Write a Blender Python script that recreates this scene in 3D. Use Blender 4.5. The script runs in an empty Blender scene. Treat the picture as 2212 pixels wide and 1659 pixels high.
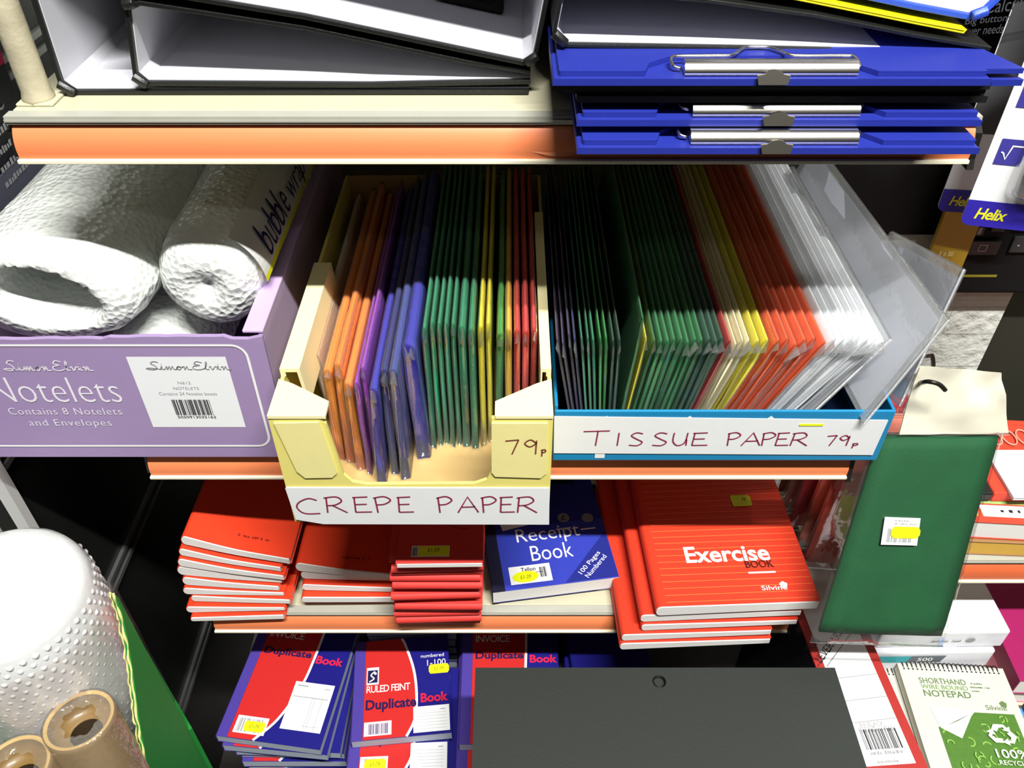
import bpy, bmesh, math, random
from mathutils import Vector, Matrix, noise

random.seed(11)
sc = bpy.context.scene
col = sc.collection

# ---------------------------------------------------------------- camera
F = 1800.0
TILT = math.radians(41)
CT, ST = math.cos(TILT), math.sin(TILT)
cd = bpy.data.cameras.new('camera')
cd.sensor_width = 36.0
cd.lens = 36.0 * F / 2212.0
cd.clip_start = 0.02
cam = bpy.data.objects.new('camera', cd)
cam.location = (0, 0, 1.5)
cam.rotation_euler = (math.radians(90) - TILT, 0, 0)
col.objects.link(cam)
sc.camera = cam

# ---------------------------------------------------------------- light
w = bpy.data.worlds.new('world')
sc.world = w
w.use_nodes = True
w.node_tree.nodes['Background'].inputs[0].default_value = (0.95, 1.0, 0.98, 1)
w.node_tree.nodes['Background'].inputs[1].default_value = 0.011


def tube_light(name, y, power, x=0.15, ln=1.5, z=2.75, wd=0.05):
    l = bpy.data.lights.new(name, 'AREA')
    l.shape = 'RECTANGLE'
    l.size = ln
    l.size_y = wd
    l.energy = power
    l.color = (1.0, 0.99, 0.95)
    o = bpy.data.objects.new(name, l)
    o.location = (x, y, z)
    o.rotation_euler = (math.atan2(y - 0.55, z - 1.1) * -1, 0, 0)
    col.objects.link(o)


tube_light('ceiling_tube_light', -0.62, 225, x=0.46, ln=1.3, z=3.4, wd=0.06)
tube_light('ceiling_tube_light.001', -1.9, 7, x=0.1, ln=1.6, z=3.4, wd=0.08)
sc.view_settings.view_transform = 'Standard'
sc.view_settings.look = 'None'
sc.view_settings.gamma = 1.0
sc.view_settings.exposure = -0.38
sc.view_settings.use_curve_mapping = False


# ---------------------------------------------------------------- pixel helpers
def ray(px, py):
    a = (px - 1106) / F
    b = (829.5 - py) / F
    return a, CT + b * ST, -ST + b * CT


def pZ(px, py, z):
    a, y, k = ray(px, py)
    t = (z - 1.5) / k
    return Vector((a * t, y * t, z))


def pY(px, py, Y):
    a, y, k = ray(px, py)
    t = Y / y
    return Vector((a * t, Y, 1.5 + k * t))


def pX(px, py, X):
    a, y, k = ray(px, py)
    t = X / a
    return Vector((X, y * t, 1.5 + k * t))


# ---------------------------------------------------------------- materials
def lin(c):
    c = c / 255.0
    return c / 12.92 if c <= 0.04045 else ((c + 0.055) / 1.055) ** 2.4


MATS = {}


def M(name, rgb, rough=0.55, metal=0.0, spec=0.4, var=0.05, vscale=60.0, bump=0.0, bscale=400.0, coat=0.0, emit=0.0, bdist=0.0008):
    if name in MATS:
        return MATS[name]
    m = bpy.data.materials.new(name)
    m.use_nodes = True
    nt = m.node_tree
    b = nt.nodes['Principled BSDF']
    c = [lin(v) for v in rgb]
    b.inputs['Roughness'].default_value = rough
    b.inputs['Metallic'].default_value = metal
    b.inputs['Specular IOR Level'].default_value = spec
    b.inputs['Coat Weight'].default_value = coat
    b.inputs['Coat Roughness'].default_value = 0.15
    tc = nt.nodes.new('ShaderNodeTexCoord')
    no = nt.nodes.new('ShaderNodeTexNoise')
    no.inputs['Scale'].default_value = vscale
    no.inputs['Detail'].default_value = 3
    nt.links.new(tc.outputs['Object'], no.inputs['Vector'])
    mx = nt.nodes.new('ShaderNodeMix')
    mx.data_type = 'RGBA'
    mx.inputs[6].default_value = [v * (1 - var) for v in c] + [1]
    mx.inputs[7].default_value = [min(1, v * (1 + var)) for v in c] + [1]
    nt.links.new(no.outputs['Fac'], mx.inputs[0])
    nt.links.new(mx.outputs[2], b.inputs['Base Color'])
    if bump:
        n2 = nt.nodes.new('ShaderNodeTexNoise')
        n2.inputs['Scale'].default_value = bscale
        n2.inputs['Detail'].default_value = 4
        nt.links.new(tc.outputs['Object'], n2.inputs['Vector'])
        bp = nt.nodes.new('ShaderNodeBump')
        bp.inputs['Strength'].default_value = bump
        bp.inputs['Distance'].default_value = bdist
        nt.links.new(n2.outputs['Fac'], bp.inputs['Height'])
        nt.links.new(bp.outputs[0], b.inputs['Normal'])
    MATS[name] = m
    return m


def film(name, haze=0.05, gloss=0.06, edge=0.5, rough=0.12, tint=(1, 1, 1), crinkle=0.5, cscale=45.0, hazecol=(0.9, 0.92, 0.92)):
    if name in MATS:
        return MATS[name]
    m = bpy.data.materials.new(name)
    m.use_nodes = True
    nt = m.node_tree
    nt.nodes.remove(nt.nodes['Principled BSDF'])
    out = nt.nodes['Material Output']
    tr = nt.nodes.new('ShaderNodeBsdfTransparent')
    tr.inputs[0].default_value = (*tint, 1)
    df = nt.nodes.new('ShaderNodeBsdfDiffuse')
    df.inputs[0].default_value = (*hazecol, 1)
    gl = nt.nodes.new('ShaderNodeBsdfGlossy')
    gl.inputs['Roughness'].default_value = rough
    m1 = nt.nodes.new('ShaderNodeMixShader')
    m1.inputs[0].default_value = haze
    m2 = nt.nodes.new('ShaderNodeMixShader')
    lw = nt.nodes.new('ShaderNodeLayerWeight')
    mr = nt.nodes.new('ShaderNodeMapRange')
    mr.inputs[3].default_value = gloss
    mr.inputs[4].default_value = edge
    tc = nt.nodes.new('ShaderNodeTexCoord')
    n2 = nt.nodes.new('ShaderNodeTexNoise')
    n2.inputs['Scale'].default_value = cscale
    n2.inputs['Detail'].default_value = 3
    bp = nt.nodes.new('ShaderNodeBump')
    bp.inputs['Strength'].default_value = crinkle
    bp.inputs['Distance'].default_value = 0.004
    nt.links.new(tc.outputs['Object'], n2.inputs['Vector'])
    nt.links.new(n2.outputs['Fac'], bp.inputs['Height'])
    nt.links.new(bp.outputs[0], gl.inputs['Normal'])
    nt.links.new(lw.outputs['Facing'], mr.inputs[0])
    mr.interpolation_type = 'SMOOTHERSTEP'
    nt.links.new(tr.outputs[0], m1.inputs[1])
    nt.links.new(df.outputs[0], m1.inputs[2])
    nt.links.new(m1.outputs[0], m2.inputs[1])
    nt.links.new(gl.outputs[0], m2.inputs[2])
    nt.links.new(mr.outputs[0], m2.inputs[0])
    nt.links.new(m2.outputs[0], out.inputs['Surface'])
    MATS[name] = m
    return m


def bubble_mat(name, rgb, scale=170.0, strength=0.7, rough=0.22, trans=0.0):
    m = M(name, rgb, rough, 0, 0.5, 0.06, 30)
    nt = m.node_tree
    b = nt.nodes['Principled BSDF']
    b.inputs['Subsurface Weight'].default_value = 0.0
    tc = nt.nodes.new('ShaderNodeTexCoord')
    vo = nt.nodes.new('ShaderNodeTexVoronoi')
    vo.inputs['Scale'].default_value = scale
    n2 = nt.nodes.new('ShaderNodeTexNoise')
    n2.inputs['Scale'].default_value = scale * 0.35
    n2.inputs['Detail'].default_value = 5
    ad = nt.nodes.new('ShaderNodeMath')
    ad.operation = 'ADD'
    bp = nt.nodes.new('ShaderNodeBump')
    bp.inputs['Strength'].default_value = strength
    bp.inputs['Distance'].default_value = 0.004
    nt.links.new(tc.outputs['Object'], vo.inputs['Vector'])
    nt.links.new(tc.outputs['Object'], n2.inputs['Vector'])
    nt.links.new(vo.outputs['Distance'], ad.inputs[0])
    nt.links.new(n2.outputs['Fac'], ad.inputs[1])
    nt.links.new(ad.outputs[0], bp.inputs['Height'])
    nt.links.new(bp.outputs[0], b.inputs['Normal'])
    return m


def brick_mat():
    m = M('white_painted_brick', (222, 224, 216), 0.75, 0, 0.3, 0.08, 25)
    nt = m.node_tree
    b = nt.nodes['Principled BSDF']
    tc = nt.nodes.new('ShaderNodeTexCoord')
    mp = nt.nodes.new('ShaderNodeMapping')
    mp.inputs['Rotation'].default_value = (math.radians(90), 0, 0)
    br = nt.nodes.new('ShaderNodeTexBrick')
    br.inputs['Scale'].default_value = 1.0
    br.inputs['Brick Width'].default_value = 0.16
    br.inputs['Row Height'].default_value = 0.055
    br.inputs['Mortar Size'].default_value = 0.006
    br.inputs['Color1'].default_value = (1, 1, 1, 1)
    br.inputs['Color2'].default_value = (0.9, 0.9, 0.9, 1)
    br.inputs['Mortar'].default_value = (0.1, 0.1, 0.1, 1)
    n2 = nt.nodes.new('ShaderNodeTexNoise')
    n2.inputs['Scale'].default_value = 60
    n2.inputs['Detail'].default_value = 5
    ad = nt.nodes.new('ShaderNodeMath')
    ad.operation = 'ADD'
    bp = nt.nodes.new('ShaderNodeBump')
    bp.inputs['Strength'].default_value = 0.8
    bp.inputs['Distance'].default_value = 0.008
    nt.links.new(tc.outputs['Object'], mp.inputs[0])
    nt.links.new(mp.outputs[0], br.inputs[0])
    nt.links.new(tc.outputs['Object'], n2.inputs['Vector'])
    nt.links.new(br.outputs[0], ad.inputs[0])
    nt.links.new(n2.outputs['Fac'], ad.inputs[1])
    nt.links.new(ad.outputs[0], bp.inputs['Height'])
    nt.links.new(bp.outputs[0], b.inputs['Normal'])
    return m


def crepe_mat(name, rgb, rough=0.7):
    """paper folded in many layers: fine ridges along the folded edges"""
    m = M(name, rgb, rough, 0, 0.3, 0.12, 35)
    nt = m.node_tree
    b = nt.nodes['Principled BSDF']
    tc = nt.nodes.new('ShaderNodeTexCoord')
    wv = nt.nodes.new('ShaderNodeTexWave')
    wv.bands_direction = 'X'
    wv.inputs['Scale'].default_value = 170
    wv.inputs['Distortion'].default_value = 3.0
    bp = nt.nodes.new('ShaderNodeBump')
    bp.inputs['Strength'].default_value = 0.5
    bp.inputs['Distance'].default_value = 0.0008
    nt.links.new(tc.outputs['Object'], wv.inputs['Vector'])
    nt.links.new(wv.outputs['Fac'], bp.inputs['Height'])
    nt.links.new(bp.outputs[0], b.inputs['Normal'])
    return m


# ---------------------------------------------------------------- mesh helpers
def top(z):
    return lambda x, y: Vector((x, y, z))


def front(y):
    return lambda x, z: Vector((x, y, z))


def plane(o, u, v, off=0.0):
    o, u, v = Vector(o), Vector(u).normalized(), Vector(v).normalized()
    n = u.cross(v).normalized()
    return lambda x, y: o + u * x + v * y + n * off


def catmull(p, n=6):
    if len(p) < 3:
        return [tuple(q) for q in p]
    out = []
    for i in range(len(p) - 1):
        a = p[max(i - 1, 0)]
        b, c = p[i], p[i + 1]
        d = p[min(i + 2, len(p) - 1)]
        for k in range(n):
            t = k / n
            out.append(tuple(0.5 * (2 * b[j] + (c[j] - a[j]) * t + (2 * a[j] - 5 * b[j] + 4 * c[j] - d[j]) * t * t + (3 * b[j] - a[j] - 3 * c[j] + d[j]) * t ** 3) for j in range(len(b))))
    out.append(tuple(p[-1]))
    return out


def offset2(pts, d):
    """offset an open 2D polyline by d to its left"""
    r = []
    for i, p in enumerate(pts):
        ns = []
        for j in (i - 1, i):
            if 0 <= j < len(pts) - 1:
                dx, dy = pts[j + 1][0] - pts[j][0], pts[j + 1][1] - pts[j][1]
                l = math.hypot(dx, dy) or 1
                ns.append((-dy / l, dx / l))
        nx, ny = sum(n[0] for n in ns) / len(ns), sum(n[1] for n in ns) / len(ns)
        k = max(nx * nx + ny * ny, 0.3)
        r.append((p[0] + nx * d / k, p[1] + ny * d / k))
    return r


_gl = {}


def glyphs(s, off=0.0, shear=0.0, space=1.0):
    key = (s, off, shear, space)
    if key in _gl:
        return _gl[key]
    c = bpy.data.curves.new('t', 'FONT')
    c.body = s
    c.offset = off
    c.shear = shear
    c.space_character = space
    c.resolution_u = 3
    c.align_x = 'LEFT'
    o = bpy.data.objects.new('t', c)
    col.objects.link(o)
    dg = bpy.context.evaluated_depsgraph_get()
    me = bpy.data.meshes.new_from_object(o.evaluated_get(dg))
    v = [(p.co.x, p.co.y) for p in me.vertices]
    f = [tuple(p.vertices) for p in me.polygons]
    bpy.data.objects.remove(o)
    bpy.data.curves.remove(c)
    bpy.data.meshes.remove(me)
    x0, x1 = min(p[0] for p in v), max(p[0] for p in v)
    y0, y1 = min(p[1] for p in v), max(p[1] for p in v)
    v = [((p[0] - x0) / (x1 - x0), (p[1] - y0) / (y1 - y0)) for p in v]
    _gl[key] = (v, f)
    return _gl[key]


STR = {
    'C': [[(0.95, 0.88), (0.6, 1.0), (0.15, 0.75), (0.02, 0.4), (0.3, 0.05), (0.98, 0.05)]],
    'R': [[(0.05, 0), (0.12, 0.95)], [(0.0, 0.93), (0.6, 1.0), (0.82, 0.75), (0.5, 0.5), (0.1, 0.45)], [(0.35, 0.46), (1.0, 0.0)]],
    'E': [[(0.1, 0.96), (0.05, 0.03)], [(0.0, 0.96), (0.85, 1.0)], [(0.1, 0.52), (0.75, 0.54)], [(0.05, 0.03), (0.98, 0.05)]],
    'P': [[(0.15, 0), (0.1, 0.95)], [(0.0, 0.92), (0.6, 1.02), (0.95, 0.8), (0.6, 0.55), (0.15, 0.5)]],
    'A': [[(0.0, 0), (0.5, 1.0), (1.0, 0.02)], [(0.2, 0.35), (0.85, 0.38)]],
    'T': [[(0.0, 0.95), (1.0, 1.0)], [(0.55, 0.97), (0.5, 0.0)]],
    'I': [[(0.5, 1.0), (0.45, 0.0)]],
    'S': [[(0.9, 0.92), (0.45, 1.0), (0.1, 0.78), (0.5, 0.52), (0.92, 0.28), (0.6, 0.02), (0.0, 0.05)]],
    'U': [[(0.05, 1.0), (0.05, 0.35), (0.4, 0.02), (0.85, 0.25), (0.95, 1.0)], [(0.95, 0.5), (0.97, 0.02)]],
    '7': [[(0.0, 0.92), (0.9, 1.0)], [(0.9, 1.0), (0.45, 0.0)]],
    '9': [[(0.9, 0.75), (0.5, 1.0), (0.1, 0.75), (0.45, 0.52), (0.9, 0.75)], [(0.9, 0.95), (0.85, 0.0)]],
    'p': [[(0.15, 0.3), (0.12, -0.15)], [(0.0, 0.28), (0.5, 0.32), (0.6, 0.18), (0.15, 0.1)]],
    # script letters
    's_S': [[(0.9, 0.95), (0.55, 1.05), (0.3, 0.8), (0.6, 0.5), (0.65, 0.15), (0.3, 0.0), (-0.15, 0.15), (0.2, 0.22), (1.0, 0.05)]],
    's_i': [[(0.0, 0.05), (0.35, 0.45), (0.35, 0.1), (0.8, 0.05)], [(0.42, 0.68), (0.5, 0.72)]],
    's_m': [[(0.0, 0.05), (0.2, 0.42), (0.2, 0.02), (0.4, 0.42), (0.45, 0.02), (0.65, 0.42), (0.75, 0.05), (1.0, 0.08)]],
    's_o': [[(0.0, 0.08), (0.3, 0.4), (0.1, 0.2), (0.4, 0.0), (0.7, 0.25), (0.35, 0.42), (0.6, 0.35), (1.0, 0.3)]],
    's_n': [[(0.0, 0.3), (0.25, 0.42), (0.25, 0.02), (0.55, 0.42), (0.65, 0.05), (1.1, 0.05)]],
    's_E': [[(0.85, 0.9), (0.45, 1.05), (0.2, 0.75), (0.6, 0.58), (0.1, 0.45), (0.05, 0.12), (0.45, 0.0), (1.0, 0.18)]],
    's_l': [[(0.0, 0.08), (0.6, 0.8), (0.5, 1.0), (0.3, 0.5), (0.35, 0.05), (0.8, 0.08)]],
    's_v': [[(0.0, 0.3), (0.2, 0.42), (0.35, 0.02), (0.75, 0.4), (1.0, 0.35)]],
    ' ': [],
}


class MB:
    def __init__(self):
        self.v, self.f, self.m, self.s = [], [], [], []

    def add(self, vs, fs, m=0, s=False):
        n = len(self.v)
        self.v += [tuple(p) for p in vs]
        for f in fs:
            self.f.append(tuple(i + n for i in f))
            self.m.append(m)
            self.s.append(s)

    def poly(self, pts, m=0):
        self.add(pts, [tuple(range(len(pts)))], m)

    def quad(self, fr, x0, y0, x1, y1, m=0):
        self.poly([fr(x0, y0), fr(x1, y0), fr(x1, y1), fr(x0, y1)], m)

    def box(self, x0, x1, y0, y1, z0, z1, m=0):
        vs = [(x, y, z) for z in (z0, z1) for y in (y0, y1) for x in (x0, x1)]
        self.add(vs, [(0, 2, 3, 1), (4, 5, 7, 6), (0, 1, 5, 4), (2, 6, 7, 3), (0, 4, 6, 2), (1, 3, 7, 5)], m)

    def prism(self, pts, a0, a1, axis='y', m=0, s=False, cap=True):
        n = len(pts)
        mk = {'y': lambda p, a: (p[0], a, p[1]), 'x': lambda p, a: (a, p[0], p[1]), 'z': lambda p, a: (p[0], p[1], a)}[axis]
        vs = [mk(p, a0) for p in pts] + [mk(p, a1) for p in pts]
        self.add(vs, [(i, (i + 1) % n, n + (i + 1) % n, n + i) for i in range(n)], m, s)
        if cap:
            self.add(vs[:n], [tuple(range(n))], m)
            self.add(vs[n:], [tuple(range(n))], m)

    def strip(self, pts, th, a0, a1, axis='y', m=0):
        q = offset2(pts, th)
        n = len(pts)
        mk = {'y': lambda p, a: (p[0], a, p[1]), 'x': lambda p, a: (a, p[0], p[1]), 'z': lambda p, a: (p[0], p[1], a)}[axis]
        for i in range(n - 1):
            A = [pts[i], pts[i + 1], q[i + 1], q[i]]
            v = [mk(p, a0) for p in A] + [mk(p, a1) for p in A]
            fs = [(0, 1, 2, 3), (4, 7, 6, 5), (0, 4, 5, 1), (2, 6, 7, 3)]
            if i == 0:
                fs.append((0, 3, 7, 4))
            if i == n - 2:
                fs.append((1, 5, 6, 2))
            self.add(v, fs, m)

    def loft(self, rings, m=0, s=True, cap=(True, True)):
        n = len(rings[0])
        vs = [p for r in rings for p in r]
        fs = []
        for k in range(len(rings) - 1):
            for i in range(n):
                fs.append((k * n + i, k * n + (i + 1) % n, (k + 1) * n + (i + 1) % n, (k + 1) * n + i))
        if cap[0]:
            fs.append(tuple(range(n)))
        if cap[1]:
            fs.append(tuple(range((len(rings) - 1) * n, len(rings) * n)))
        self.add(vs, fs, m, s)

    def tube(self, path, r, n=8, m=0, closed=False):
        P = [Vector(p) for p in path]
        rings = []
        up = Vector((0.3, 0.2, 0.9)).normalized()
        for i, p in enumerate(P):
            if closed:
                d = P[(i + 1) % len(P)] - P[i - 1]
            else:
                d = P[min(i + 1, len(P) - 1)] - P[max(i - 1, 0)]
            d.normalize()
            a = d.cross(up)
            if a.length < 0.1:
                a = d.cross(Vector((1, 0, 0)))
            a.normalize()
            b = d.cross(a)
            rr = r[i] if isinstance(r, (list, tuple)) else r
            rings.append([p + a * math.cos(2 * math.pi * k / n) * rr + b * math.sin(2 * math.pi * k / n) * rr for k in range(n)])
        if closed:
            rings.append(rings[0])
        self.loft(rings, m, True, (not closed, not closed))

    def disc(self, fr, x, y, r, m=0, n=16, ry=None):
        self.poly([fr(x + r * math.cos(2 * math.pi * k / n), y + (ry or r) * math.sin(2 * math.pi * k / n)) for k in range(n)], m)

    def ribbon(self, fr, pts, lw, m=0, ends=True):
        P = [tuple(pts[0][:2])]
        for p in pts[1:]:
            if math.hypot(p[0] - P[-1][0], p[1] - P[-1][1]) > 1e-6:
                P.append(tuple(p[:2]))
        a, c = offset2(P, lw / 2), offset2(P, -lw / 2)
        n = len(P)
        self.add([fr(*p) for p in a] + [fr(*p) for p in c], [(i, i + 1, n + i + 1, n + i) for i in range(n - 1)], m)

    def strokes(self, fr, letters, x, y, h, wd, gap, lw, m=0, adv=None):
        for k in letters:
            ww = (adv or {}).get(k, wd)
            for st in STR[k]:
                P = [(x + p[0] * ww, y + p[1] * h) for p in st]
                P = catmull(P, 5) if len(P) > 3 or k.startswith('s_') else P
                self.ribbon(fr, P, lw, m)
            x += ww + gap
        return x

    def text(self, s, fr, x, y, w, h, m=0, off=0.0, shear=0.0, rot=0.0, space=1.0):
        v, f = glyphs(s, off, shear, space)
        c, n = math.cos(rot), math.sin(rot)
        vs = []
        for p in v:
            a, b = p[0] * w, p[1] * h
            vs.append(fr(x + a * c - b * n, y + a * n + b * c))
        self.add(vs, f, m)

    def smudge(self, fr, x, y, w, h, m=0, seed=1):
        """a line of print too small and blurred to read: uneven little blocks"""
        rr = random.Random(seed)
        p = x
        while p < x + w:
            k = rr.uniform(0.45, 1.1) * h
            if rr.random() < 0.84:
                self.quad(fr, p, y + h * rr.uniform(0, 0.12), min(p + k * 0.72, x + w), y + h * rr.uniform(0.6, 1.0), m)
            p += k

    def barcode(self, fr, x, y, w, h, m=0, n=26, seed=1):
        rr = random.Random(seed)
        ws = [rr.choice((1, 1, 2, 3)) for _ in range(n * 2)]
        u = w / sum(ws)
        p = x
        for i, k in enumerate(ws):
            if i % 2 == 0:
                self.quad(fr, p, y, p + u * k, y + h, m)
            p += u * k

    def build(self, name, mats, parent=None, bevel=0.0, seg=2, fix=True):
        me = bpy.data.meshes.new(name)
        me.from_pydata(self.v, [], self.f)
        if not isinstance(mats, (list, tuple)):
            mats = [mats]
        for k in mats:
            me.materials.append(k)
        me.polygons.foreach_set('material_index', self.m)
        me.polygons.foreach_set('use_smooth', self.s)
        if fix:
            bm = bmesh.new()
            bm.from_mesh(me)
            bmesh.ops.recalc_face_normals(bm, faces=bm.faces)
            bm.to_mesh(me)
            bm.free()
        me.update()
        o = bpy.data.objects.new(name, me)
        col.objects.link(o)
        if parent is not None:
            o.parent = parent
        if bevel:
            b = o.modifiers.new('bevel', 'BEVEL')
            b.width = bevel
            b.segments = seg
            b.limit_method = 'ANGLE'
            b.angle_limit = math.radians(50)
        return o


def thing(name, label, cat, loc=(0, 0, 0), rz=0.0, group=None):
    o = bpy.data.objects.new(name, None)
    o.empty_display_size = 0.02
    o.location = loc
    o.rotation_euler = (0, 0, rz)
    col.objects.link(o)
    o['label'] = label
    o['category'] = cat
    if group:
        o['group'] = group
    return o


def tag(o, label, cat, group=None, kind=None):
    o['label'] = label
    o['category'] = cat
    if group:
        o['group'] = group
    if kind:
        o['kind'] = kind
    return o


def plabel(o, s):
    o['label'] = s
    return o


def struct(o):
    o['kind'] = 'structure'
    return o


def local(o, p):
    """world point -> x, y in the frame of a thing (placed at loc, turned about z)"""
    d = Vector(p) - Vector(o.location)
    a = -o.rotation_euler[2]
    return (d.x * math.cos(a) - d.y * math.sin(a), d.x * math.sin(a) + d.y * math.cos(a))


ORD = ['first', 'second', 'third', 'fourth', 'fifth', 'sixth', 'seventh', 'eighth', 'ninth', 'tenth', 'eleventh', 'twelfth', 'thirteenth', 'fourteenth', 'fifteenth', 'sixteenth']

WHITE = M('white_paper', (236, 238, 240), 0.6, var=0.02)
PRINTW = M('white_print', (238, 238, 238), 0.6, var=0.01)
INK = M('black_ink', (28, 26, 32), 0.6)
PENRED = M('dark_red_pen_ink', (140, 40, 70), 0.6)
YSTICK = M('fluorescent_yellow_sticker', (232, 240, 20), 0.5, var=0.02)
CLEAR = film('clear_cellophane')
CHROME = M('chrome', (240, 236, 226), 0.24, 1.0, var=0.02)
DULLMETAL = M('dull_steel', (150, 145, 135), 0.35, 1.0)
BLACKV = M('black_leathercloth', (22, 24, 23), 0.38, 0, 0.5, 0.1, 300, 0.25, 900)
LINING = M('white_glossy_lining', (206, 206, 213), 0.35, 0, 0.4, 0.02)
BLUEV = M('blue_vinyl', (34, 46, 142), 0.42, 0, 0.5, 0.06, 200, 0.3, 1500, bdist=0.0002)
# ================================================================ setting
b = MB()
b.box(-2.2, 2.2, -2.0, 1.06, -0.04, 0.0)
struct(b.build('floor', M('grey_vinyl_floor', (105, 102, 98), 0.5, vscale=12)))
b = MB()
b.box(-2.2, 2.2, 1.02, 1.10, 0.0, 2.9)
struct(b.build('wall_back', brick_mat()))
b = MB()
b.box(0.345, 0.6335, 0.87, 1.0195, 0.0, 2.9)
struct(b.build('wall_pier', brick_mat()))  # brick pier added ahead of the back wall so it catches light
DARKP = M('dark_gloss_panel', (30, 31, 30), 0.22, 0, 0.5, 0.15, 20)
ALU = M('aluminium_channel', (190, 192, 190), 0.35, 0.9, var=0.06)
b = MB()
b.box(-0.56, -0.525, 0.585, 1.015, 0.0, 2.3)
wl = struct(b.build('wall_left', DARKP))
b = MB()
for zr in (-0.925, -0.63, -1.265, -1.6, -0.33, 0.0):
    z = 1.5 + zr + 0.0
    for dz in (0.0, 0.017):
        b.box(-0.526, -0.520, 0.59, 1.01, z + dz, z + dz + 0.007)
b.build('aluminium_channel', ALU, wl)
b = MB()
b.box(-0.531, -0.518, 0.574, 0.586, 0.0, 2.3)
b.build('edge_trim', M('silver_trim', (225, 226, 224), 0.35, 0.2), wl)

# ================================================================ gondola shelves
CREAM = M('cream_painted_steel', (192, 188, 160), 0.45, 0, 0.4, 0.08, 40, 0.1, 200)
ORANGE = M('orange_ticket_card', (230, 130, 82), 0.5, 0, 0.4, 0.03, 15)
LIPM = M('grey_plastic_lip', (176, 176, 164), 0.35, 0.1, var=0.06)
EDGEM = M('ivory_plastic_edge', (238, 232, 205), 0.4, var=0.03)
XL, XR = -0.345, 0.320


def gondola_shelf(z, label, strip_m=ORANGE, x0=XL, x1=XR, yf=0.556, yb=1.0, bracket=True):
    t = thing('gondola_shelf', label, 'shelf', ((x0 + x1) / 2, yf, z))
    hw = (x1 - x0) / 2
    b = MB()
    b.box(-hw, hw, 0.002, yb - yf, -0.026, 0.0)
    b.build('deck', CREAM, t, 0.001)
    b = MB()
    for k in range(3):
        b.box(-hw - 0.002, hw + 0.001, -0.008 - 0.001 * (k == 1), 0.0015, -0.0062 + 0.002 * k, -0.0045 + 0.002 * k)
    b.box(-hw - 0.002, hw + 0.001, -0.0065, 0.0015, -0.0062, -0.0004)
    b.build('front_lip', LIPM, t)
    arc = [(-0.0005, -0.0062), (-0.0062, -0.0094), (-0.0102, -0.016), (-0.0118, -0.023), (-0.0116, -0.0295)]
    arc = catmull(arc, 5)
    b = MB()
    b.strip(arc, 0.0012, -hw, hw, 'x')
    b.build('price_strip', strip_m, t)
    b = MB()
    b.box(-hw - 0.001, hw, -0.0145, -0.009, -0.0325, -0.0296)
    b.build('strip_edge', EDGEM, t, 0.0005)
    if bracket:
        b = MB()
        b.prism([(0.001, -0.0062), (-0.0085, -0.012), (-0.011, -0.03), (-0.014, -0.037), (0.002, -0.037)], hw + 0.0002, hw + 0.005, 'x')
        b.build('end_bracket', M('black_plastic', (25, 24, 22), 0.4), t)
        b = MB()
        b.prism([(0.001, -0.0062), (-0.004, -0.012), (-0.008, -0.03), (0.002, -0.037)], -hw - 0.005, -hw - 0.0002, 'x')
        b.build('end_bracket', M('black_plastic', (25, 24, 22), 0.4), t)
    return t


Z1, Z2, Z3, Z4 = 1.2655, 0.9405, 0.6775, 0.400
s1 = gondola_shelf(Z1, 'top cream shelf with a wide plain orange price strip, under the files and clipboards')
gondola_shelf(Z2, 'middle cream shelf with orange strip, carrying the lilac, yellow and blue boxes')
gondola_shelf(Z3, 'lowest orange edged shelf, carrying the red notebooks and receipt book')
b = MB()
ya, za = -0.0113, -0.0245
xs_ = [0.0085, 0.016, 0.026, 0.036, 0.046, 0.0525]
fl_ = [(0.0, 0.0), (-0.0007, -0.0022), (-0.0016, -0.0042), (-0.0018, -0.0048), (-0.0012, -0.004), (0.0, -0.003)]
vs = []
for x, (dy, dz) in zip(xs_, fl_):
    k = (x - 0.0085) / 0.044
    vs += [(x, ya + 0.0032 * (1 - 0.2 * k), za + 0.006), (x, ya + dy - 0.0002, za + dz + 0.002)]
vs = [(p[0] + 0.0125, p[1], p[2]) for p in vs]
b.add(vs, [(2 * i, 2 * i + 1, 2 * i + 3, 2 * i + 2) for i in range(5)], 0, True)
b.build('curled_slit', ORANGE, s1)
gondola_shelf(1.602, 'highest shelf of the bay, just above the files and clipboards')
t = thing('base_deck', 'dark low base deck under the duplicate books', 'display base', (0, 0.6, 0))
b = MB()
b.box(-0.352, 0.404, -0.45, 0.40, Z4 - 0.03, Z4)
b.build('deck', M('dark_brown_board', (40, 36, 34), 0.5), t, 0.002)
b = MB()
b.box(-0.345, 0.39, -0.43, 0.40, 0.0, Z4 - 0.0302)
b.build('plinth', M('dark_brown_board', (40, 36, 34), 0.5), t)
b = MB()
b.box(XL, XR, 1.001, 1.0185, 0.0, 2.2)
tag(b.build('gondola_back_panel', M('beige_back_panel', (128, 120, 100), 0.6)), 'dull beige back panel behind the three shelves', 'panel')

# cream post at the corner of the top shelf
t = thing('support_post', 'crackled cream painted post standing on the left corner of the top shelf', 'post', (-0.3325, 0.574, Z1))
POSTM = M('crackled_cream_paint', (180, 172, 146), 0.55, 0, 0.4, 0.42, 75, 0.8, 140)
b = MB()
rings = []
for z in [0.0, 0.004, 0.008, 0.03, 0.1, 0.2, 0.35, 0.5]:
    r = 0.0098 + (0.0012 if z < 0.006 else 0)
    rings.append([(r * math.cos(a * math.pi / 10), r * math.sin(a * math.pi / 10), z) for a in range(20)])
b.loft(rings)
b.build('shaft', POSTM, t)
b = MB()
b.box(-0.012, 0.014, -0.011, 0.014, 0.0, 0.0022)
b.build('foot_plate', CREAM, t, 0.001)


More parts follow.
